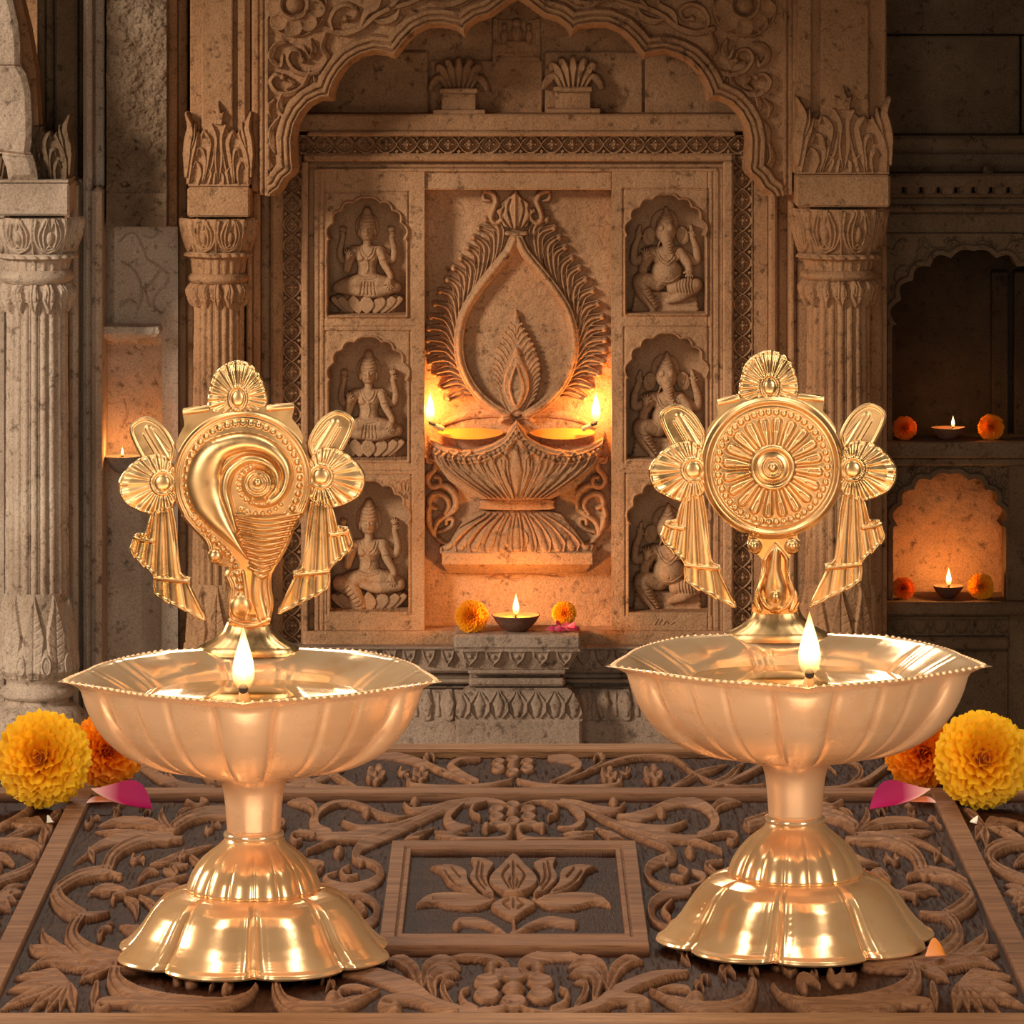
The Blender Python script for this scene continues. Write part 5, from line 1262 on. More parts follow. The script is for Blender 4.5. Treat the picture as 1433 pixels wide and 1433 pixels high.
# mouldings: cross rail, long strips, lotus frame
def zrect(u0, v0, u1, v1, h): hf.rect(u0, v0, u1, v1, h)
v1103, v1112 = t_uv(0, 1103)[1], t_uv(0, 1112)[1]
uA, uB = .2135 * TK, .2235 * TK
hf.rect(-1000, v1103 - 1.6, 1000, v1103, .0); hf.rect(-1000, v1112, 1000, v1112 + 2.2, .0)
zrect(-1000, v1103, 1000, v1112, 1.12)
for sg in (-1, 1):
    a, b2 = sorted((sg * uA, sg * uB))
    hf.rect(a - 6, v1112, a, 400, .0); hf.rect(b2, v1112, b2 + 6, 400, .0); zrect(a, v1112, b2, 400, 1.12)
fu0, fv0 = t_uv(548.6, 1177)[0], t_uv(0, 1177)[1]; fu1, fv1 = t_uv(889, 1177)[0], t_uv(0, 1325)[1]
zrect(fu0 - 4, fv0 - 3, fu1 + 4, fv1 + 4, 0.0)
zrect(fu0, fv0, fu1, fv1, 1.15); zrect(fu0 + 19, fv0 + 8, fu1 - 19, fv1 - 11, .75); zrect(fu0 + 22, fv0 + 9.5, fu1 - 22, fv1 - 13, 1.0)
zrect(fu0 + 29, fv0 + 12, fu1 - 29, fv1 - 16, 0.05)
sl = hf.win(fu0 + 30, fv0 + 12, fu1 - 30, fv1 - 16)
hf.H[sl] += .13 * np.sin(hf.Y[sl] * 1.9 + 2 * np.sin(hf.X[sl] * .05) + RNG.rand(*hf.H[sl].shape) * 1.2) * RNG.rand(*hf.H[sl].shape)
C3 = lambda L: [(530 + x / 3.77, 1140 + y / 3.77) for x, y in L]
def lotus_poly(L, h, mirror=True):
    for p in ([C3(L), [(1437.8 - x, y) for x, y in C3(L)]] if mirror else [C3(L)]):
        hf.poly(VX(p), h, 'max', e=1.8, sm=5)
lotus_poly([(485, 210), (560, 215), (612, 245), (582, 300), (582, 350), (612, 395), (600, 410), (540, 390), (490, 345), (475, 310), (497, 260)], .80)
lotus_poly([(265, 260), (300, 255), (380, 250), (440, 265), (470, 290), (478, 340), (520, 385), (600, 415), (480, 402), (380, 362), (345, 325), (325, 290)], .9)
lotus_poly([(190, 465), (250, 410), (340, 392), (450, 395), (560, 415), (622, 430), (560, 468), (480, 480), (380, 475), (300, 455), (240, 458)], .8)
lotus_poly([(712, 420), (780, 430), (832, 465), (790, 492), (750, 520), (712, 542), (640, 510), (588, 470), (645, 430)], .9, False)
lotus_poly([(712, 200), (780, 262), (838, 325), (828, 375), (770, 405), (712, 413), (652, 405), (596, 375), (582, 325), (642, 262)], 1.1, False)
for L in ([(712, 250), (712, 390)], [(690, 270), (655, 320), (690, 385)], [(735, 270), (770, 320), (735, 385)], [(700, 330), (690, 350), (702, 380)], [(724, 330), (734, 350), (722, 380)],
          [(712, 440), (712, 480)], [(690, 440), (660, 460), (690, 485)], [(735, 440), (765, 460), (735, 485)]):
    hf.groove(VX(C3(L)), 1.2, .5)
for L in ([(350, 290), (400, 350), (470, 385), (590, 410)], [(390, 275), (430, 320)], [(530, 240), (520, 320), (560, 380)], [(550, 250), (545, 320), (570, 360)], [(290, 430), (400, 430), (590, 432)]):
    for p in (C3(L), [(1437.8 - x, y) for x, y in C3(L)]): hf.groove(VX(p), 1.2, .45)
for L, w in (([(410, 560), (440, 540), (540, 545), (620, 580), (680, 628)], [6, 6, 5, 4]), ([(1030, 552), (900, 535), (800, 565), (740, 600), (680, 628)], [6, 6, 5, 4]), ([(712, 545), (716, 590), (690, 622)], [3, 3, 3])):
    hf.stroke(VX(C3(L)), w, .8, 'round')
hf.H = np.clip(hf.H, -.3, 1.3)
def tpos(X, Y, H): return np.stack([X / TK, TY0 - Y / TV, (H - 1.0) * TH], -1)
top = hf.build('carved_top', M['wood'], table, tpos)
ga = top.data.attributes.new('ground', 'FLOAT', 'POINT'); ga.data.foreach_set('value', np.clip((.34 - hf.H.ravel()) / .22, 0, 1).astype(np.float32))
mb = MB()
yb = F * ZC / (1051 - HY); yf = F * ZC / (1419 - HY)
mb.box(-XW, XW, yb, YB, -.03, .0008, .0012); mb.box(-XW, XW, YFr, yf, -.03, .0008, .0015)
for sg in (-1, 1):
    a, b2 = sorted((sg * .3018, sg * XW)); mb.box(a, b2, yf, yb, -.03, .0008, .0012)
mb.build('frame_rail', M['wood_rail'], table, smooth=False)
MB().box(-XW + .004, XW - .004, YFr + .004, YB - .004, -.035, -.0065).build('board', M['wood_rail'], table, smooth=False)
MB().box(-XW + .02, XW - .02, YFr + .02, YB - .02, -.11, -.035).build('apron', M['wood_rail'], table, smooth=False)
for sx in (-1, 1):
    for y in (YFr + .035, YB - .035):
        b_ = MB(); b_.lathe((sx * (XW - .04), y, -.75), [(0, 0), (.014, 0), (.018, .03), (.013, .06), (.02, .12), (.024, .3), (.016, .42), (.024, .46), (.024, .64), (.024, .641)], 20)
        b_.build('leg', M['wood_rail'], table)
# ---------------------------------------------------------------- brass oil lamps
def flame(name, base, h, w, parent=None, mat=None):
    """teardrop flame, base at world point"""
    pr = []
    for i in range(17):
        t = i / 16
        r = w * (max(0, sin(pi * min(1, t * 1.0) ** .62)) ** .9) * (1 - .35 * t)
        pr.append((max(r, 1e-5), t * h))
    m = MB(); m.lathe(base, pr, 20); return m.build(name, mat or M['flame'], parent)
def point(name, loc, e, col=(1.0, .43, .11), r=.004):
    l = bpy.data.lights.new(name, 'POINT'); l.energy = e; l.color = col; l.shadow_soft_size = r
    o = bpy.data.objects.new(name, l); link(o, name, None, loc); return o
def fanH(h, cx, cy, n, amp, base, a0=0, dome=6, bossr=9, ry=None, ph=0):
    X, Y = h.X - cx, h.Y - cy; a = np.arctan2(Y, X); r = np.hypot(X, Y)
    h.H[:] = base + dome * np.sqrt(np.clip(np.clip(-h.sdf, 0, 14) / 14, 0, 1)) + amp * (.5 + .5 * np.cos(a * n + ph)) * np.clip((r - bossr * 1.25) / 6, 0, 1)
    h.disc(cx, cy, bossr * 1.45, 4, 'ring', 'add', ry=(ry or bossr) * 1.45, r0=.7)
    h.disc(cx, cy, bossr * .95, 6, 'dome', 'add', ry=(ry or bossr) * .95)
def hfp(outline, res=2.0, pad=2, sm=5):
    o = cr(outline, sm, closed=True) if sm else np.array(outline, float)
    h = HF(o[:, 0].min() - pad, o[:, 1].min() - pad, o[:, 0].max() + pad, o[:, 1].max() + pad, res)
    h.sdf = poly_sdf(h.X, h.Y, o); return h
def edge_rim(h, w=2.2, amp=2.0): h.H += amp * np.exp(-((-h.sdf - w) / 1.6) ** 2)
def emblem(kind, lamp, Ye, dx=0, dy=0):
    pos = wallpos(Ye, .72); mat = M['brass']
    posb = wallpos(Ye + 2 * Ye / F, .62)
    if kind == 'conch':
        cx, cy, R = 340, 672, 98
        th = np.radians(np.arange(150, 391, 6)); out = [(cx + R * cos(a), cy + R * .99 * sin(a)) for a in th]
        out = out + [(416, 732), (404, 762), (392, 784), (381, 802), (380, 822), (383, 842), (380, 862), (372, 876), (326, 876), (318, 862), (318, 842), (320, 822), (314, 806), (318, 794), (304, 790), (294, 783), (290, 771), (286, 758), (270, 741), (254, 722)]
        h = hfp(out + [(224, 575), (430, 575), (430, 560), (224, 560)], 2.2, sm=0); s_in = -poly_sdf(h.X, h.Y, cr(out, 3, closed=True)); web = cr([(246, 622), (258, 596), (256, 580), (262, 573), (300, 573), (374, 569), (408, 566), (411, 576), (409, 586), (425, 612), (400, 640), (270, 640)], 2, closed=True); h.sdf = np.minimum(-s_in, poly_sdf(h.X, h.Y, web)).astype(np.float32)
        h.H[:] = 3
        s_ = np.maximum(s_in, 0) + np.where(s_in < 0, -99, 0)
        h.H += 5 * np.exp(-((s_ - 4) / 2.6) ** 2) + 3.5 * np.exp(-((s_ - 10) / 2.0) ** 2)
        h.H += 3 * np.clip((s_ - 12) / 6, 0, 1)
        # beads along the inner ring
        bp = [(cx + 80 * cos(radians(a)), cy - 1 + 80 * sin(radians(a))) for a in range(150, 400, 8)]
        bp += [(273, 725), (279, 733), (285, 741), (292, 748), (299, 755), (306, 761), (313, 768), (319, 775), (325, 783), (329, 792), (332, 802), (334, 812), (335, 822), (336, 832)]
        for x, y in bp: h.disc(x, y, 4.5, 5.2, 'dome', 'add')
        # the shell: swelling body then the coil
        h.stroke([(346, 779), (326, 752), (303, 722), (287, 690), (287, 657), (304, 630), (340, 618), (374, 625), (396, 645), (402, 668), (393, 691), (372, 704), (352, 702)],
                 [1.5, 8, 16, 23, 25, 22, 16, 13.5, 11.5, 10, 8, 7, 4], 17, 'round', base=5)
        h.stroke([(331, 742), (322, 712), (315, 685), (322, 658), (345, 642), (370, 645), (386, 660), (388, 680), (376, 696)], [3, 6, 8, 9, 8, 7, 6, 5, 3], 15, 'round', base=5)
        h.disc(361, 676, 24, 9, 'dome', base=6)
        for r, w in ((20, .8), (13, .74)): h.disc(361, 675, r, 3.2, 'ring', 'add', r0=w)
        h.disc(361, 674, 6, 5, 'dome', 'add')
        for a in range(60, 250, 17): h.disc(361 + 27 * cos(radians(a)), 677 + 27 * sin(radians(a)), 3.4, 3.5, 'dome', 'add')
        for a in range(40, 130, 14): h.disc(362 + 41 * cos(radians(a)), 682 + 36 * sin(radians(a)), 3.2, 3.5, 'dome', 'add')
        for k in range(12):
            t = k / 11; y = 722 + 82 * t; xl = 326 + 26 * t + (4 if k % 2 else 0); xr = 420 - 45 * t
            h.stroke([(xl, y - 3), ((xl + xr) / 2, y + 3), (xr, y - 4 + 3 * t)], [2.2, 4.6 - 1.4 * t, 1.8], 7.5, 'round', base=6)
        h.disc(301, 778, 11, 11, 'dome', base=4); h.disc(337, 848, 15, 11, 'dome', base=5, ry=17)
        h.stroke([(340, 800), (344, 830), (346, 862)], [3, 4, 3], 7, base=4); h.stroke([(362, 800), (360, 830), (368, 862)], [8, 9, 8], 8, base=4)
        h.stroke([(322, 868), (350, 876), (378, 866)], [3, 4, 3], 7, base=4)
        h.blur(3); plate = h.build('conch_plate', mat, lamp, pos, 3, back=True)
        fy = 909; cfx = 347; crest_c = (333, 555); bosses = ((225, 675), (452, 666)); dyr = -9; mx = 339.5
        crest = [(293, 574), (296, 535), (308, 514), (331, 504), (353, 511), (368, 533), (373, 568), (333, 578)]
        bars = (((257, 574), (292, 569)), ((374, 569), (411, 566)))
    else:
        cx, cy, R = 1081, 653.5, 101
        out = [(cx + R * cos(radians(a)), cy + R * sin(radians(a))) for a in range(115, 425, 6)]
        out = out + [(1116, 748), (1120, 760), (1117, 771), (1106, 776), (1104, 790), (1108, 812), (1118, 836), (1116, 850), (1108, 858), (1058, 858), (1053, 848), (1055, 832), (1062, 812), (1065, 790), (1062, 777), (1050, 772), (1045, 760), (1048, 747)]
        h = hfp(out + [(980, 560), (1182, 560), (1182, 545), (980, 545)], 2.2, sm=0); web = cr([(988, 604), (1004, 582), (1003, 570), (1007, 562), (1045, 556), (1117, 551), (1150, 556), (1153, 566), (1152, 576), (1170, 600), (1150, 630), (1010, 630)], 2, closed=True); h.sdf = np.minimum(poly_sdf(h.X, h.Y, cr(out, 3, closed=True)), poly_sdf(h.X, h.Y, web)).astype(np.float32)
        X, Y = h.X - cx, h.Y - cy; r = np.hypot(X, Y); a = np.arctan2(Y, X)
        up = h.Y < cy + 97
        h.H[:] = 3
        h.H += np.where(r < 101, 8 * np.exp(-((r - 93) / 4.5) ** 2) + 3 * np.exp(-((r - 84) / 2) ** 2), 0)
        h.H += np.where(r < 84, 2, 0)
        for k in range(46): h.disc(cx + 77 * cos(k * pi / 23), cy + 77 * sin(k * pi / 23), 4.7, 5.2, 'dome', 'add')
        for k in range(20):
            an = k * pi / 10 + .1
            h.stroke([(cx + 34 * cos(an), cy + 34 * sin(an)), (cx + 50 * cos(an), cy + 50 * sin(an)), (cx + 64 * cos(an), cy + 64 * sin(an))], [3.5, 6.3, 7.4], 8, 'round', base=5, sm=3)
            h.groove([(cx + 52 * cos(an), cy + 52 * sin(an)), (cx + 66 * cos(an), cy + 66 * sin(an))], 1.3, 3.5, sm=0)
        h.disc(cx, cy, 33, 9, 'ring', base=5, r0=.72); h.disc(cx, cy, 23, 7, 'dome', base=3); h.disc(cx, cy, 15, 3, 'ring', 'add', r0=.75); h.disc(cx, cy, 6, 5, 'dome', 'add')
        for s2 in (-1, 1): h.disc(cx + 1 + s2 * 27, 764, 11, 7, 'dome', base=4); h.disc(cx + 1 + s2 * 27, 764, 6, 4, 'dome', 'add')
        h.stroke([(1085, 770), (1083, 800), (1085, 830), (1086, 846)], [7, 9, 16, 12], 12, 'round', base=3)
        h.stroke([(1085, 762), (1072, 780), (1070, 800), (1062, 826), (1070, 846), (1086, 853), (1102, 846), (1110, 826), (1102, 800), (1100, 780), (1085, 762)], 2.4, 6, 'round', base=6)
        h.disc(1085, 834, 8, 8, 'dome', 'add')
        for s2 in (-1, 1): h.stroke([(1085 + s2 * 22, 785), (1085 + s2 * 20, 810), (1085 + s2 * 28, 835), (1085 + s2 * 22, 852)], [4, 5, 6, 4], 7, base=4)
        h.blur(3); plate = h.build('discus_plate', mat, lamp, pos, 3, back=True)
        fy = 889; cfx = 1088; crest_c = (1077, 539); bosses = ((967, 657), (1196, 656)); dyr = 0; mx = 1082
        crest = [(1036, 556), (1039, 520), (1050, 501), (1074, 490), (1099, 497), (1113, 518), (1116, 553), (1077, 562)]
        bars = (((1005, 561), (1034, 554)), ((1117, 552), (1152, 556)))
    # crest
    h = hfp(crest, 2.0); fanH(h, *((crest_c[0], crest_c[1] + 2)), 24, 3.4, 2, dome=5, bossr=10, ry=13); edge_rim(h)
    h.blur(4); h.build('crest', mat, plate, posb, 3, back=True)
    # flat bars at the shoulders
    for (a_, b_) in bars:
        x0, _, z0 = P(a_[0], a_[1], Ye); x1, _, z1 = P(b_[0], b_[1], Ye)
        m = MB(); m.tube([(x0, Ye, z0 - .0008), ((x0 + x1) / 2, Ye - .001, (z0 + z1) / 2 - .0006), (x1, Ye, z1 - .0008)], .0016, 10); m.build('shoulder_bar', mat, plate)
    bl = bosses[0]
    fan = [(202, 638), (182, 651), (166, 674), (172, 701), (196, 716), (221, 720), (243, 708), (250, 680), (243, 652), (228, 636)]
    tong = [(181, 603), (187, 590), (204, 583), (222, 590), (237, 607), (246, 630), (236, 652), (208, 652), (192, 630)]
    rib = [(213, 716), (242, 710), (249, 760), (254, 801), (267, 808), (266, 818), (287, 861), (283, 867), (250, 850), (216, 832), (215, 806), (198, 790), (182, 772), (184, 760), (190, 746), (204, 744)]
    ox = 0 if kind == 'conch' else bl[0] - 225; oy = 0 if kind == 'conch' else bl[1] - 675
    for side in (0, 1):
        def tr(L):
            q = [(x + ox, y + oy) for x, y in L]
            if side: q = [(bosses[1][0] - (x - bl[0]), y + bosses[1][1] - bl[1]) for x, y in q]
            return q
        b = bosses[side]
        h = hfp(tr(tong), 2.0); h.H[:] = 3; edge_rim(h, 3, 3)
        c = tr([(208, 600), (232, 640)]); h.stroke([c[0], c[1]], [5, 5], 2.5, 'round', 'add', sm=1)
        for L in ([(202, 608), (222, 642)], [(215, 600), (238, 628)]): h.stroke(tr(L), 1.6, 3, 'round', 'add', sm=1)
        h.blur(4); h.build('wing_tongue', mat, plate, wallpos(Ye + 4 * Ye / F, .6), 3, back=True)
        h = hfp(tr(rib), 2.2, sm=2); h.H[:] = 2
        q0 = tr([(227, 700)])[0]
        X, Y = h.X - q0[0], h.Y - q0[1]
        h.H += 1.5 + 3.4 * np.abs(np.cos(np.arctan2(X, Y + 60) * 30)) ** .7
        edge_rim(h, 2, 1.5)
        for L in ([(184, 748), (196, 754), (214, 757)], [(216, 808), (240, 811), (266, 813)]): h.stroke(tr(L), [2.5, 3.6, 3.4], 7, 'round', base=3)
        h.disc(*tr([(264, 813)])[0], 6, 8, 'dome', base=2)
        h.blur(2); h.build('hanging_ribbon', mat, plate, wallpos(Ye + 3 * Ye / F, 1.0), 3, back=True)
        h = hfp(tr(fan), 2.0)
        fanH(h, b[0] + (3 if side == 0 else -3), b[1], 22, 3.4, 2, dome=7, bossr=12.5); edge_rim(h)
        h.blur(4); h.build('wing_fan', mat, plate, posb, 3, back=True)
    # foot
    S = Ye / F; x0, _, zf = P(cfx, fy, Ye)
    def md(th, i, r, z): return r * (1 + (.03 * np.abs(np.cos(th * 12)) if 0 < i < 6 else 0)), z
    m = MB(); pr = [(73, -9), (73, -2), (66, 4), (50, 12), (36, 24), (30, 36), (28, 40), (0.5, 40)]
    m.lathe((0, 0, 0), [(a * S, b * S) for a, b in pr], 72, md)
    V = np.concatenate(m.V); V[:, 1] *= .38; V += np.array([x0, Ye + .004, zf]); m.V = [V]
    m.build('foot', mat, plate)
def oil_lamp(cx, y0, kind, label, phase):
    Yc = F * ZC / (y0 - HY); S = Yc / F; X0 = (cx - CX) * S
    lamp = thing('oil_lamp', label, 'oil lamp', (X0, Yc, 0.0), None)
    dy = y0 - 1334
    z = lambda y: (1334 - y) * S
    # base skirt, eight lobes
    n = 8
    pr = [(178, 1333.5), (189, 1334), (192, 1331), (190, 1327), (183, 1323), (178, 1318), (170, 1310), (160, 1298), (150, 1283), (141, 1270), (131, 1259), (120, 1251), (110, 1247), (100, 1244), (92, 1243), (84, 1242)]
    def md(th, i, r, zz):
        r = r.copy(); k = np.clip((len(pr) - 1 - i) / (len(pr) - 4), 0, 1)
        c = np.abs(np.sin((th - phase) * n / 2)) # 0 at grooves
        amp = .105 * k + .012
        r *= (1 - amp) + amp * c ** .55 * 1.25
        g = np.exp(-(c / .10) ** 2); r -= 5 * S * g * (i > 1)
        # raised double border beside each groove
        r += 2.4 * S * np.exp(-((c - .30) / .05) ** 2) * (2 < i < 13)
        r += 1.1 * S * np.exp(-((c - .5) / .035) ** 2) * (.5 + .5 * np.sin(zz / S * 1.9)) * (4 < i < 12.5)
        zz = zz + (1 - c ** .6) * 2 * S * (i in (1, 2, 3))
        return r, zz
    m = MB()
    yy = np.array([p[1] for p in pr]); rr = np.array([p[0] for p in pr]); f = np.linspace(0, len(pr) - 1, 90)
    prs = [(np.interp(a, range(len(pr)), rr) * S, z(np.interp(a, range(len(pr)), yy))) for a in f]
    def md2(th, i, r, zz): return md(th, f[i], r, zz)
    m.lathe((X0, Yc, 0), prs, 320, md2); base = m.build('base', M['brass_base'], lamp)
    # dome
    m = MB(); pd = [(94, 1243), (95, 1240), (93, 1234), (88, 1222), (80, 1209), (70, 1198), (60, 1190), (50, 1183), (43, 1176), (40, 1171), (40, 1168)]
    f2 = np.linspace(0, len(pd) - 1, 30)
    pds = [(np.interp(a, range(len(pd)), [p[0] for p in pd]) * S, z(np.interp(a, range(len(pd)), [p[1] for p in pd]))) for a in f2]
    def mdd(th, i, r, zz):
        k = np.clip((24 - i) / 14, 0, 1); return r * (1 - .05 * k * (1 - np.abs(np.sin((th - phase) * 8)) ** .5)), zz
    m.lathe((X0, Yc, 0), pds, 240, mdd); m.build('dome', M['brass_base'], lamp)
    # collar
    m = MB(); m.lathe((X0, Yc, 0), [(a * S, z(y)) for a, y in [(38, 1172), (41.5, 1171), (42.5, 1167.5), (41.5, 1164), (38.5, 1163), (37, 1161), (36, 1160)]], 64); m.build('collar', M['brass_in'], lamp)
    # stem
    ps = [(36, 1163), (37.5, 1162), (37.5, 1158), (38.5, 1145), (40, 1125), (42, 1108), (45, 1096), (50, 1087), (56, 1081), (60, 1078)]
    m = MB(); m.lathe((X0, Yc, 0), [(a * S, z(y)) for a, y in ps], 72); m.build('stem', M['brass_bowl'], lamp)
    # bowl
    def lobe(th, sh=.46):
        d = np.abs((th + pi / 5) % (2 * pi / 5) - pi / 5)   # distance to nearest spout
        L = np.clip(1 - d / sh, 0, 1); th_ = (np.asarray(th) + pi) % (2 * pi) - pi; return L * (1 - .5 * np.clip((np.abs(th_) - 1.7) / .5, 0, 1)), d
    prof = [(48, 1084), (70, 1082.5), (92, 1079), (112, 1075), (132, 1069), (151, 1060.5), (168, 1051), (184, 1039), (199, 1024.5), (212, 1008), (222, 991), (230, 974), (236, 960), (240, 951), (247, 946), (249, 943)]
    nz = 60; f3 = np.linspace(0, len(prof) - 1, nz)
    pb = [(np.interp(a, range(len(prof)), [p[0] for p in prof]) * S, z(np.interp(a, range(len(prof)), [p[1] for p in prof]))) for a in f3]
    def mb_(th, i, r, zz):
        t = i / (nz - 1); L, d = lobe(th)
        r = r * (.945 + .03 * L ** 1.3 * min(1, t * 1.4))
        r = r + (30 * S) * L ** 1.7 * max(0, (t - .80) / .2) ** 1.3          # flared spout tips
        hw = (4 + 40 * min(1, t * 1.15) ** .8) * S / np.maximum(r, 1e-6)       # spout petal half angle
        q = d / hw
        r = r + np.where(q < 1, (3 + 18 * sin(pi * min(1, t * 1.0) ** .8 * .9)) * S * np.sqrt(np.clip(1 - q * q, 0, 1)) * (1 - .75 * max(0, (t - .8) / .2)), 0)
        r = r - 6.5 * S * np.exp(-((q - 1.06) / .11) ** 2) * sin(pi * min(t * 1.05, 1))
        g = np.exp(-((d - .50) / .022) ** 2)
        r = r - 5.0 * S * g * sin(pi * min(1, t)) ** .8
        zz = zz + 2.5 * S * L * max(0, (t - .85) / .15)
        return r, zz
    m = MB(); m.lathe((X0, Yc, 0), pb, 420, mb_); bowl = m.build('bowl', M['brass_bowl'], lamp)
    # inside
    pin = [(249, 943), (246, 940.5), (238, 942), (226, 948), (210, 956), (190, 967), (172, 980), (150, 990), (100, 996), (40, 998), (1, 998)]
    f4 = np.linspace(0, len(pin) - 1, 44)
    pi_ = [(np.interp(a, range(len(pin)), [p[0] for p in pin]) * S, z(np.interp(a, range(len(pin)), [p[1] for p in pin]))) for a in f4]
    def mi(th, i, r, zz):
        t = 1 - i / 43; L, d = lobe(th)
        r = r * (.945 + .03 * L ** 1.3) + 30 * S * L ** 1.7 * max(0, (t - .68) / .32) ** .9
        r = r + 12 * S * L ** 3 * np.sqrt(max(0, t)) * (t < .999)
        g = np.exp(-((d - .36) / .03) ** 2) + .8 * np.exp(-((d - .46) / .025) ** 2)
        r = r + 3.5 * S * g * sin(pi * t)
        return r, zz + 2.5 * S * L * max(0, (t - .85) / .15)
    m = MB(); m.lathe((X0, Yc, 0), pi_, 300, mi); m.build('bowl_inside', M['brass_in'], bowl)
    # rim beads
    m = MB(); nb = 132
    for k in range(nb):
        th = k * 2 * pi / nb; L, d = lobe(np.array([th])); L = float(L[0])
        r = 248 * S * (.945 + .03 * L ** 1.3) + 30 * S * L ** 1.7
        m.ball((X0 + r * sin(th), Yc - r * cos(th), z(942.5) + 2.5 * S * L), 3.4 * S, 8, 6, (1, 1, .8))
    m.build('rim_beading', M['brass_bowl'], bowl)
    # oil
    m = MB(); m.lathe((X0, Yc, 0), [(.0001, z(977)), (120 * S, z(977)), (184 * S, z(977))], 90, lambda th, i, r, zz: (r * (1 + (.10 * lobe(th)[0] ** 3 if i == 2 else 0)), zz)); m.build('oil', M['oil'], lamp)
    # wick in the front spout
    r = 196
    wx, wy = X0 - (4 if kind == 'conch' else -8) * S, Yc - r * S
    if kind != 'conch': wy = Yc - 200 * S
    zw = ZC - (964 - HY + dy) * (wy / F)
    m = MB(); m.tube([(wx, wy + 60 * S, zw - 26 * S), (wx, wy + 25 * S, zw - 18 * S), (wx, wy + 6 * S, zw - 9 * S), (wx, wy, zw - 3 * S)], [7 * S, 8 * S, 7 * S, 5 * S], 10); wk = m.build('wick', M['cotton'], lamp)
    m = MB(); m.ball((wx, wy, zw), 6.5 * S, 14, 10, (1, 1, 1.15)); m.build('charred_tip', M['char'], wk)
    flame('flame', (wx, wy + .0005, zw - 3 * S), 88 * S, 17.5 * S, lamp)
    emblem(kind, lamp, Yc + 214 * S)
    return lamp, (wx, wy, zw)
lampL, fL = oil_lamp(355, 1334, 'conch', 'brass oil lamp with an upright conch shell emblem, lit flame and fluted foot', radians(3))
lampR, fR = oil_lamp(1113, 1313, 'discus', 'brass oil lamp with a round beaded discus emblem, lit flame and fluted foot', radians(-13))
# ---------------------------------------------------------------- flowers
def attr_tip(o, vals):
    a = o.data.attributes.new('tip', 'FLOAT', 'POINT'); a.data.foreach_set('value', np.asarray(vals, np.float32))
def marigold(name, c, R, axis, mat, label, npet, seed, group=None, squash=.86, wk=1.0):
    rs = np.random.RandomState(seed); ax = np.array(axis, float); ax /= np.linalg.norm(ax)
    e1 = np.cross(ax, [0, 0, 1.]); e1 /= np.linalg.norm(e1); e2 = np.cross(ax, e1)
    m = MB(); tips_ = []; c = np.array(c, float)
    nu, nv = 6, 7
    U, Vv = np.meshgrid(np.linspace(0, 1, nu), np.linspace(-1, 1, nv), indexing='ij')
    for i in range(npet):
        t = (i + .5) / npet; ph = math.acos(1 - t * 1.62) ; th = i * 2.39996 + rs.uniform(-.1, .1)
        n = cos(ph) * ax * squash + sin(ph) * (cos(th) * e1 + sin(th) * e2)
        tg = -sin(ph) * ax + cos(ph) * (cos(th) * e1 + sin(th) * e2); b = np.cross(n, tg); b /= np.linalg.norm(b)
        k = min(1, ph / 1.0)
        Rr = R * rs.uniform(.92, 1.04) * (.80 + .20 * k); r0 = R * (.30 + .1 * (1 - k)); wd = R * (.075 + .21 * k) * rs.uniform(.85, 1.15) * wk
        wf = wd * (.22 + .78 * np.sin(np.clip(U * 1.08, 0, 1) * pi / 2) ** 1.2) * (1 - .25 * U ** 6)
        ru = R * .045 * (.35 + .65 * k); p1, p2 = rs.uniform(0, 6.28, 2)
        rad = r0 + (Rr - r0) * U - R * .05 * U ** 4 * Vv ** 2 + ru * np.sin(Vv * 6 + p1) * U ** 3
        curl = R * (.20 * k - .02) * U ** 2.2 + ru * 1.0 * np.sin(Vv * 5 + p2) * U ** 2 - R * .05 * (1 - k) * Vv ** 2 - R * .06 * Vv ** 2 * U
        Pt = c + rad[..., None] * n + curl[..., None] * tg + (wf * Vv)[..., None] * b
        m.grid(Pt); tips_.append((U * (.55 + .45 * k)).ravel())
    m.ball(tuple(c), R * .5, 16, 10); tips_.append(np.zeros(160))
    o = m.build(name, mat); attr_tip(o, np.concatenate(tips_)); tag(o, label, 'flower', group); return o
def at_floor(px, r, zf, Y): return P(px, 0, Y)[0], Y, zf + r
Sg = lambda Y: Y / F
marigold('marigold_flower', (*P(60, 0, 2.517)[:2], .0222), .0236, (-.12, -1, .22), M['mari_yellow'], 'big yellow marigold head cut by the left edge of the picture', 215, 1)
marigold('marigold_flower', (*P(150, 0, 2.575)[:2], .0170), .0190, (.10, -1, -.02), M['mari_orange'], 'orange marigold tucked behind the left lamp bowl', 180, 2)
marigold('marigold_flower', (*P(1375, 0, 2.517)[:2], .0222), .0240, (.02, -1, .20), M['mari_yellow'], 'big yellow marigold head cut by the right edge of the picture', 215, 3)
marigold('marigold_flower', (*P(1292, 0, 2.57)[:2], .0170), .0195, (.05, -1, .02), M['mari_orange'], 'orange marigold tucked behind the right lamp bowl', 180, 4)
ZP = P(0, 888.5, 5.895)[2]; ZU = P(0, 619, 6.07)[2]; ZL = P(0, 843, 6.065)[2]
def wallflower(px, rpx, zf, Y, mat, lab, seed, n=190):
    r = rpx * Y / F; marigold('marigold_flower', (P(px, 0, Y)[0], Y, zf + r * .93), r, (0, -1, .25), M[mat], lab, n, seed, wk=.72)
wallflower(660, 23, ZP, 5.918, 'mari_yellow_s', 'orange-yellow marigold on the pedestal, left of the clay lamp', 11)
wallflower(789, 17, ZP + .007, 5.93, 'mari_yellow_s', 'orange-yellow marigold on the pedestal on rose petals, right of the clay lamp', 12)
wallflower(1266, 17, ZU, 6.10, 'mari_red', 'dark red-orange marigold on the upper niche shelf, left of its lamp', 13)
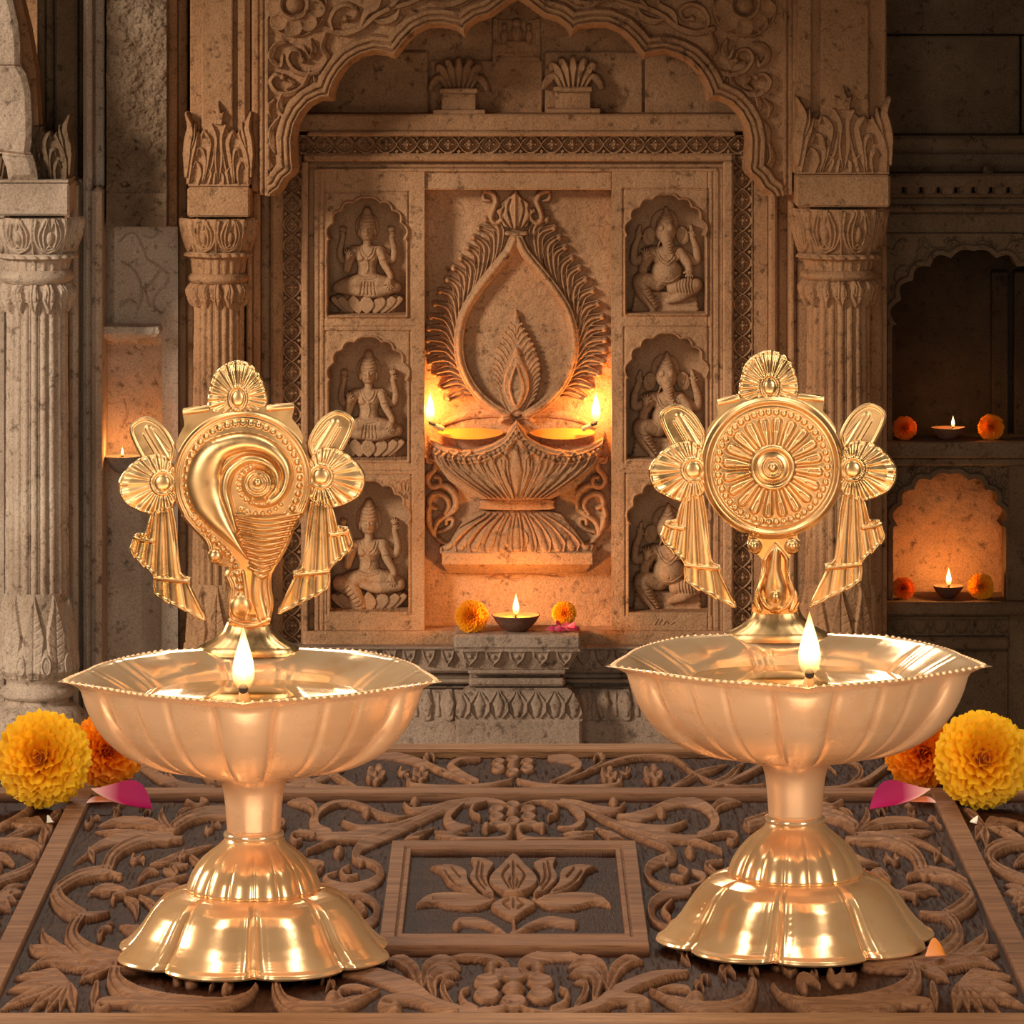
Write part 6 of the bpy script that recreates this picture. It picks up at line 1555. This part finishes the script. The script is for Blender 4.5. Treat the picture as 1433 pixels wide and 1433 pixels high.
wallflower(1387, 18.5, ZU, 6.10, 'mari_orange', 'pale orange marigold on the upper niche shelf, right of its lamp', 14)
wallflower(1264, 16, ZL, 6.095, 'mari_red', 'red-orange marigold in the lower glowing niche, left of its lamp', 15)
wallflower(1373, 18.5, ZL, 6.095, 'mari_yellow_s', 'yellow marigold in the lower glowing niche, right of its lamp', 16)
# petals
def petal(name, base, L, W, rot, lift, mat, label, cat='petal', group=None, tipup=.25, cup=.45, flip=1, wf=1.6):
    nu, nv = 22, 13; U, Vv = np.meshgrid(np.linspace(0, 1, nu), np.linspace(-1, 1, nv), indexing='ij')
    w = W * np.sin(pi * np.clip(U, 0, 1) ** wf) ** .75 * .5 + W * .015
    x = L * (U - .5) * flip; s = (Vv + 1) / 2
    y = w * Vv * (1 - lift * .55) ; z = w * 2 * lift * s ** 1.3 + cup * w * Vv ** 2 * .5 + tipup * L * (1 - U) ** 2.4 + .0004
    z = z + .03 * W * np.sin(U * 9) * s
    ca, sa = cos(rot), sin(rot); X = x * ca - y * sa; Y = x * sa + y * ca
    A = np.stack([base[0] + X, base[1] + Y, base[2] + z], -1); B = A.copy(); B[..., 2] -= .0003; B[..., 1] += .0002
    m = MB(); m.grid(A); m.grid(B[:, ::-1]); o = m.build(name, M[mat]); attr_tip(o, np.concatenate([(U - .32 * np.clip(-Vv, 0, 1) ** 2).ravel(), (U - .32 * np.clip(-Vv, 0, 1) ** 2)[:, ::-1].ravel()])); return tag(o, label, cat, group)
petal('rose_petal', (P(171, 0, 2.50)[0], 2.497, .0005), .0305, .017, -.05, .62, 'rose', 'magenta rose petal with a pale tip lying before the left marigolds', tipup=.32)
petal('rose_petal', (P(1259, 0, 2.50)[0], 2.497, .0005), .0305, .017, .05, .62, 'rose', 'magenta rose petal with a pale tip lying before the right marigolds', tipup=.32, flip=-1)
petal('slender_petal', (P(146, 0, 2.52)[0], 2.512, .0009), .0165, .0065, .06, .3, 'petal_rust', 'thin rust-coloured petal under the left magenta petal', tipup=.05, flip=-1)
petal('slender_petal', (P(1285, 0, 2.52)[0], 2.512, .0009), .0165, .0065, -.06, .3, 'petal_rust', 'thin rust-coloured petal under the right magenta petal', tipup=.05)
petal('petal_scrap', (*P(70, 0, 2.462)[:2], .0), .0045, .006, .9, .45, 'petal_pale', 'tiny pale petal scrap below the left yellow marigold', tipup=.1)
petal('petal_scrap', (*P(1362, 0, 2.462)[:2], .0), .0045, .006, -.9, .45, 'petal_pale', 'tiny pale petal scrap below the right yellow marigold', tipup=.1)
petal('marigold_petal', (*P(1309, 0, 2.146)[:2], .0006), .0105, .011, .5, .55, 'petal_orange', 'single orange marigold petal by the foot of the right lamp', tipup=.1)
rsp = random.Random(5)
for i, (px, py, a) in enumerate([(770, 0, .2), (778, 0, -.4), (787, 0, .5), (796, 0, -.2), (804, 0, .4), (782, .006, 1.), (799, .005, -.9), (792, .004, .1)]):
    Y = 5.905 + rsp.uniform(0, .012)
    petal('rose_petal', (P(px, 0, Y)[0], Y, ZP + .0008 + py), .013, .011, a, .5, 'rose_pink', 'crumpled magenta rose petal in the small pile at the right end of the pedestal', group='rose petals piled on the pedestal', tipup=.2)
# ---------------------------------------------------------------- clay lamps
def diya(name, px, Y, zf, rpx, hpx, fl, label, mat='clay', E=.2, fdx=0, oilm='oil_stone', sq=1.0):
    S = Y / F; x = P(px, 0, Y)[0]; r = rpx * S; hh = hpx * S
    t = thing(name, label, 'clay lamp', (x, Y, zf))
    pr = [(.0001, 0), (r * .34, 0), (r * .40, hh * .04), (r * .62, hh * .25), (r * .83, hh * .60), (r * .97, hh * .95), (r * 1.0, hh), (r * .95, hh * 1.02), (r * .90, hh * .95), (r * .7, hh * .6), (r * .4, hh * .35), (.0001, hh * .32)]
    def md(th, i, rr, zz):
        sp = np.exp(-((np.abs((th - (pi / 2 if fdx > 0 else -pi / 2) + pi) % (2 * pi) - pi)) / .4) ** 2) if fdx else 0
        return rr * (1 + .14 * sp * (i > 3)), zz + hh * .06 * sp * (i > 4)
    m = MB(); m.lathe((x, Y, zf), pr, 48, md); m.build('clay_bowl', M[mat], t)
    m = MB(); m.lathe((x, Y, zf), [(.0001, hh * .80), (r * .80, hh * .80)], 36); m.build('oil', M[oilm], t)
    fx = x + fdx * S; fy = Y - r * .35
    m = MB(); m.tube([(fx - .004, fy + .006, zf + hh * .82), (fx, fy, zf + hh * .95), (fx, fy, zf + hh * 1.0 + 2.5 * S)], [.0016, .0017, .001], 8); m.build('wick', M['char'], t)
    flame('flame', (fx, fy, zf + hh * 1.0 + 1 * S), fl * S, fl * .17 * S, t)
    point('flame_glow', (fx, fy, zf + hh + fl * .45 * S), E)
    return t
diya('clay_lamp', 722, 5.925, ZP, 34, 23, 31, 'dark clay lamp with a tall flame at the middle of the pedestal', E=EP)
diya('clay_lamp', 1325, 6.10, ZU, 23, 17, 17, 'small dark clay lamp burning dimly on the upper niche shelf', E=EU, fdx=8)
diya('clay_lamp', 1327, 6.105, ZL, 22, 17, 26, 'small dark clay lamp burning in the low glowing niche', E=EL)
Yl = 5.958; zl = P(0, 661, Yl)[2]
diya('wall_lamp', 172, Yl, zl, 27, 23, 13, 'small pale clay lamp on the side of the cracked block, left of the conch lamp', mat='clay_pale', E=EN, oilm='red_oil')
for i, (px, sg, w_) in enumerate([(602, 1, 'left'), (834, -1, 'right')]):
    x, Y, z = P(px, 593, 6.0)
    t = thing('burning_wick', 'lit wick with a tall flame at the %s lip of the stone relief bowl' % w_, 'wick', (x, Y, z))
    m = MB(); m.tube([(x + sg * .016, Y + .004, z - .007), (x + sg * .008, Y + .001, z - .003), (x, Y, z)], [.003, .0028, .002], 8); m.build('cotton_twist', M['cotton'], t)
    m = MB(); m.tube([(x + sg * .006, Y - .001, z - .001), (x, Y, z + .001), (x - sg * .001, Y, z + .0035)], [.002, .0024, .0014], 8); m.build('charred_tip', M['char'], t)
    flame('flame', (x, Y, z + .0015), 45 * Y / F, 7.5 * Y / F, t)
    point('flame_glow', (x, Y - .002, z + .018), ER)
for f_ in (fL, fR): point('flame_glow', (f_[0], f_[1], f_[2] + .014), EB)
# ---------------------------------------------------------------- camera, light
cam = bpy.data.cameras.new('camera'); cam.sensor_width = 36; cam.lens = F / 1433 * 36
cam.shift_x = 0.0; cam.shift_y = -((716.5 - HY) / 1433)
cam.clip_start = .05; cam.clip_end = 60
co = bpy.data.objects.new('camera', cam); COL.objects.link(co); co.location = (0, 0, ZC); co.rotation_euler = (pi / 2, 0, 0); scene.camera = co
def area(name, loc, look, sx, sy, e, col=(1, 1, 1)):
    l = bpy.data.lights.new(name, 'AREA'); l.shape = 'RECTANGLE'; l.size = sx; l.size_y = sy; l.energy = e; l.color = col
    o = bpy.data.objects.new(name, l); COL.objects.link(o); o.location = loc
    d = np.array(look, float) - np.array(loc, float)
    import mathutils
    o.rotation_euler = mathutils.Vector(d).to_track_quat('-Z', 'Y').to_euler(); return o
w = bpy.data.worlds.new('courtyard_daylight'); scene.world = w; w.use_nodes = True; nt = w.node_tree
bg = nt.nodes['Background']; tc = nt.nodes.new('ShaderNodeTexCoord'); sp = nt.nodes.new('ShaderNodeSeparateXYZ'); nt.links.new(tc.outputs['Generated'], sp.inputs[0])
r = ramp(nt, sp.outputs[2], [(.0, (.35, .22, .13)), (.42, (.62, .42, .27)), (.5, (1.0, .74, .50)), (.56, (.50, .36, .24)), (1.0, (.10, .075, .06))])
mp = nt.nodes.new('ShaderNodeMapRange'); nt.links.new(sp.outputs[2], mp.inputs[0]); mp.inputs[1].default_value = -1; mp.inputs[2].default_value = 1
nt.links.new(mp.outputs[0], r.inputs[0]); nt.links.new(r.outputs[0], bg.inputs[0]); bg.inputs[1].default_value = WORLD_STR
scene.view_settings.view_transform = 'Standard'; scene.view_settings.look = 'None'; scene.view_settings.gamma = 1; scene.view_settings.use_curve_mapping = False
scene.view_settings.exposure = 0.0
area('courtyard_opening_light', (-3.35, 3.0, 1.45), (.1, 6.0, -.2), .85, .85, KEY_E, (1, .86, .70))
area('lamp_softbox_left', (-.75, 1.05, .55), (-.15, 2.2, .1), .30, .55, SOFT_E, (1, .93, .82))  # added softbox that brightens the brass lamps, no window there
area('lamp_softbox_right', (.75, 1.05, .50), (.2, 2.2, .1), .30, .55, SOFT_E, (1, .93, .82))  # second added softbox, right of the lamps
area('low_front_fill', (0, .9, -.55), (0, 2.15, .1), 1.8, .6, FILL_E, (1, .84, .66))  # added fill panel brightening the bowl undersides, not a real lit floor
area('hall_skylight', (-.2, 4.3, 1.5), (0, 2.3, 0), .9, .5, BACK_E, (1, .84, .66))
for sx in (-1, 1):
    area('roof_opening', (sx * .55, 1.8, 1.6), (sx * .5, 1.85, 0), .30, .85, ROOF_E, (1, .95, .86))
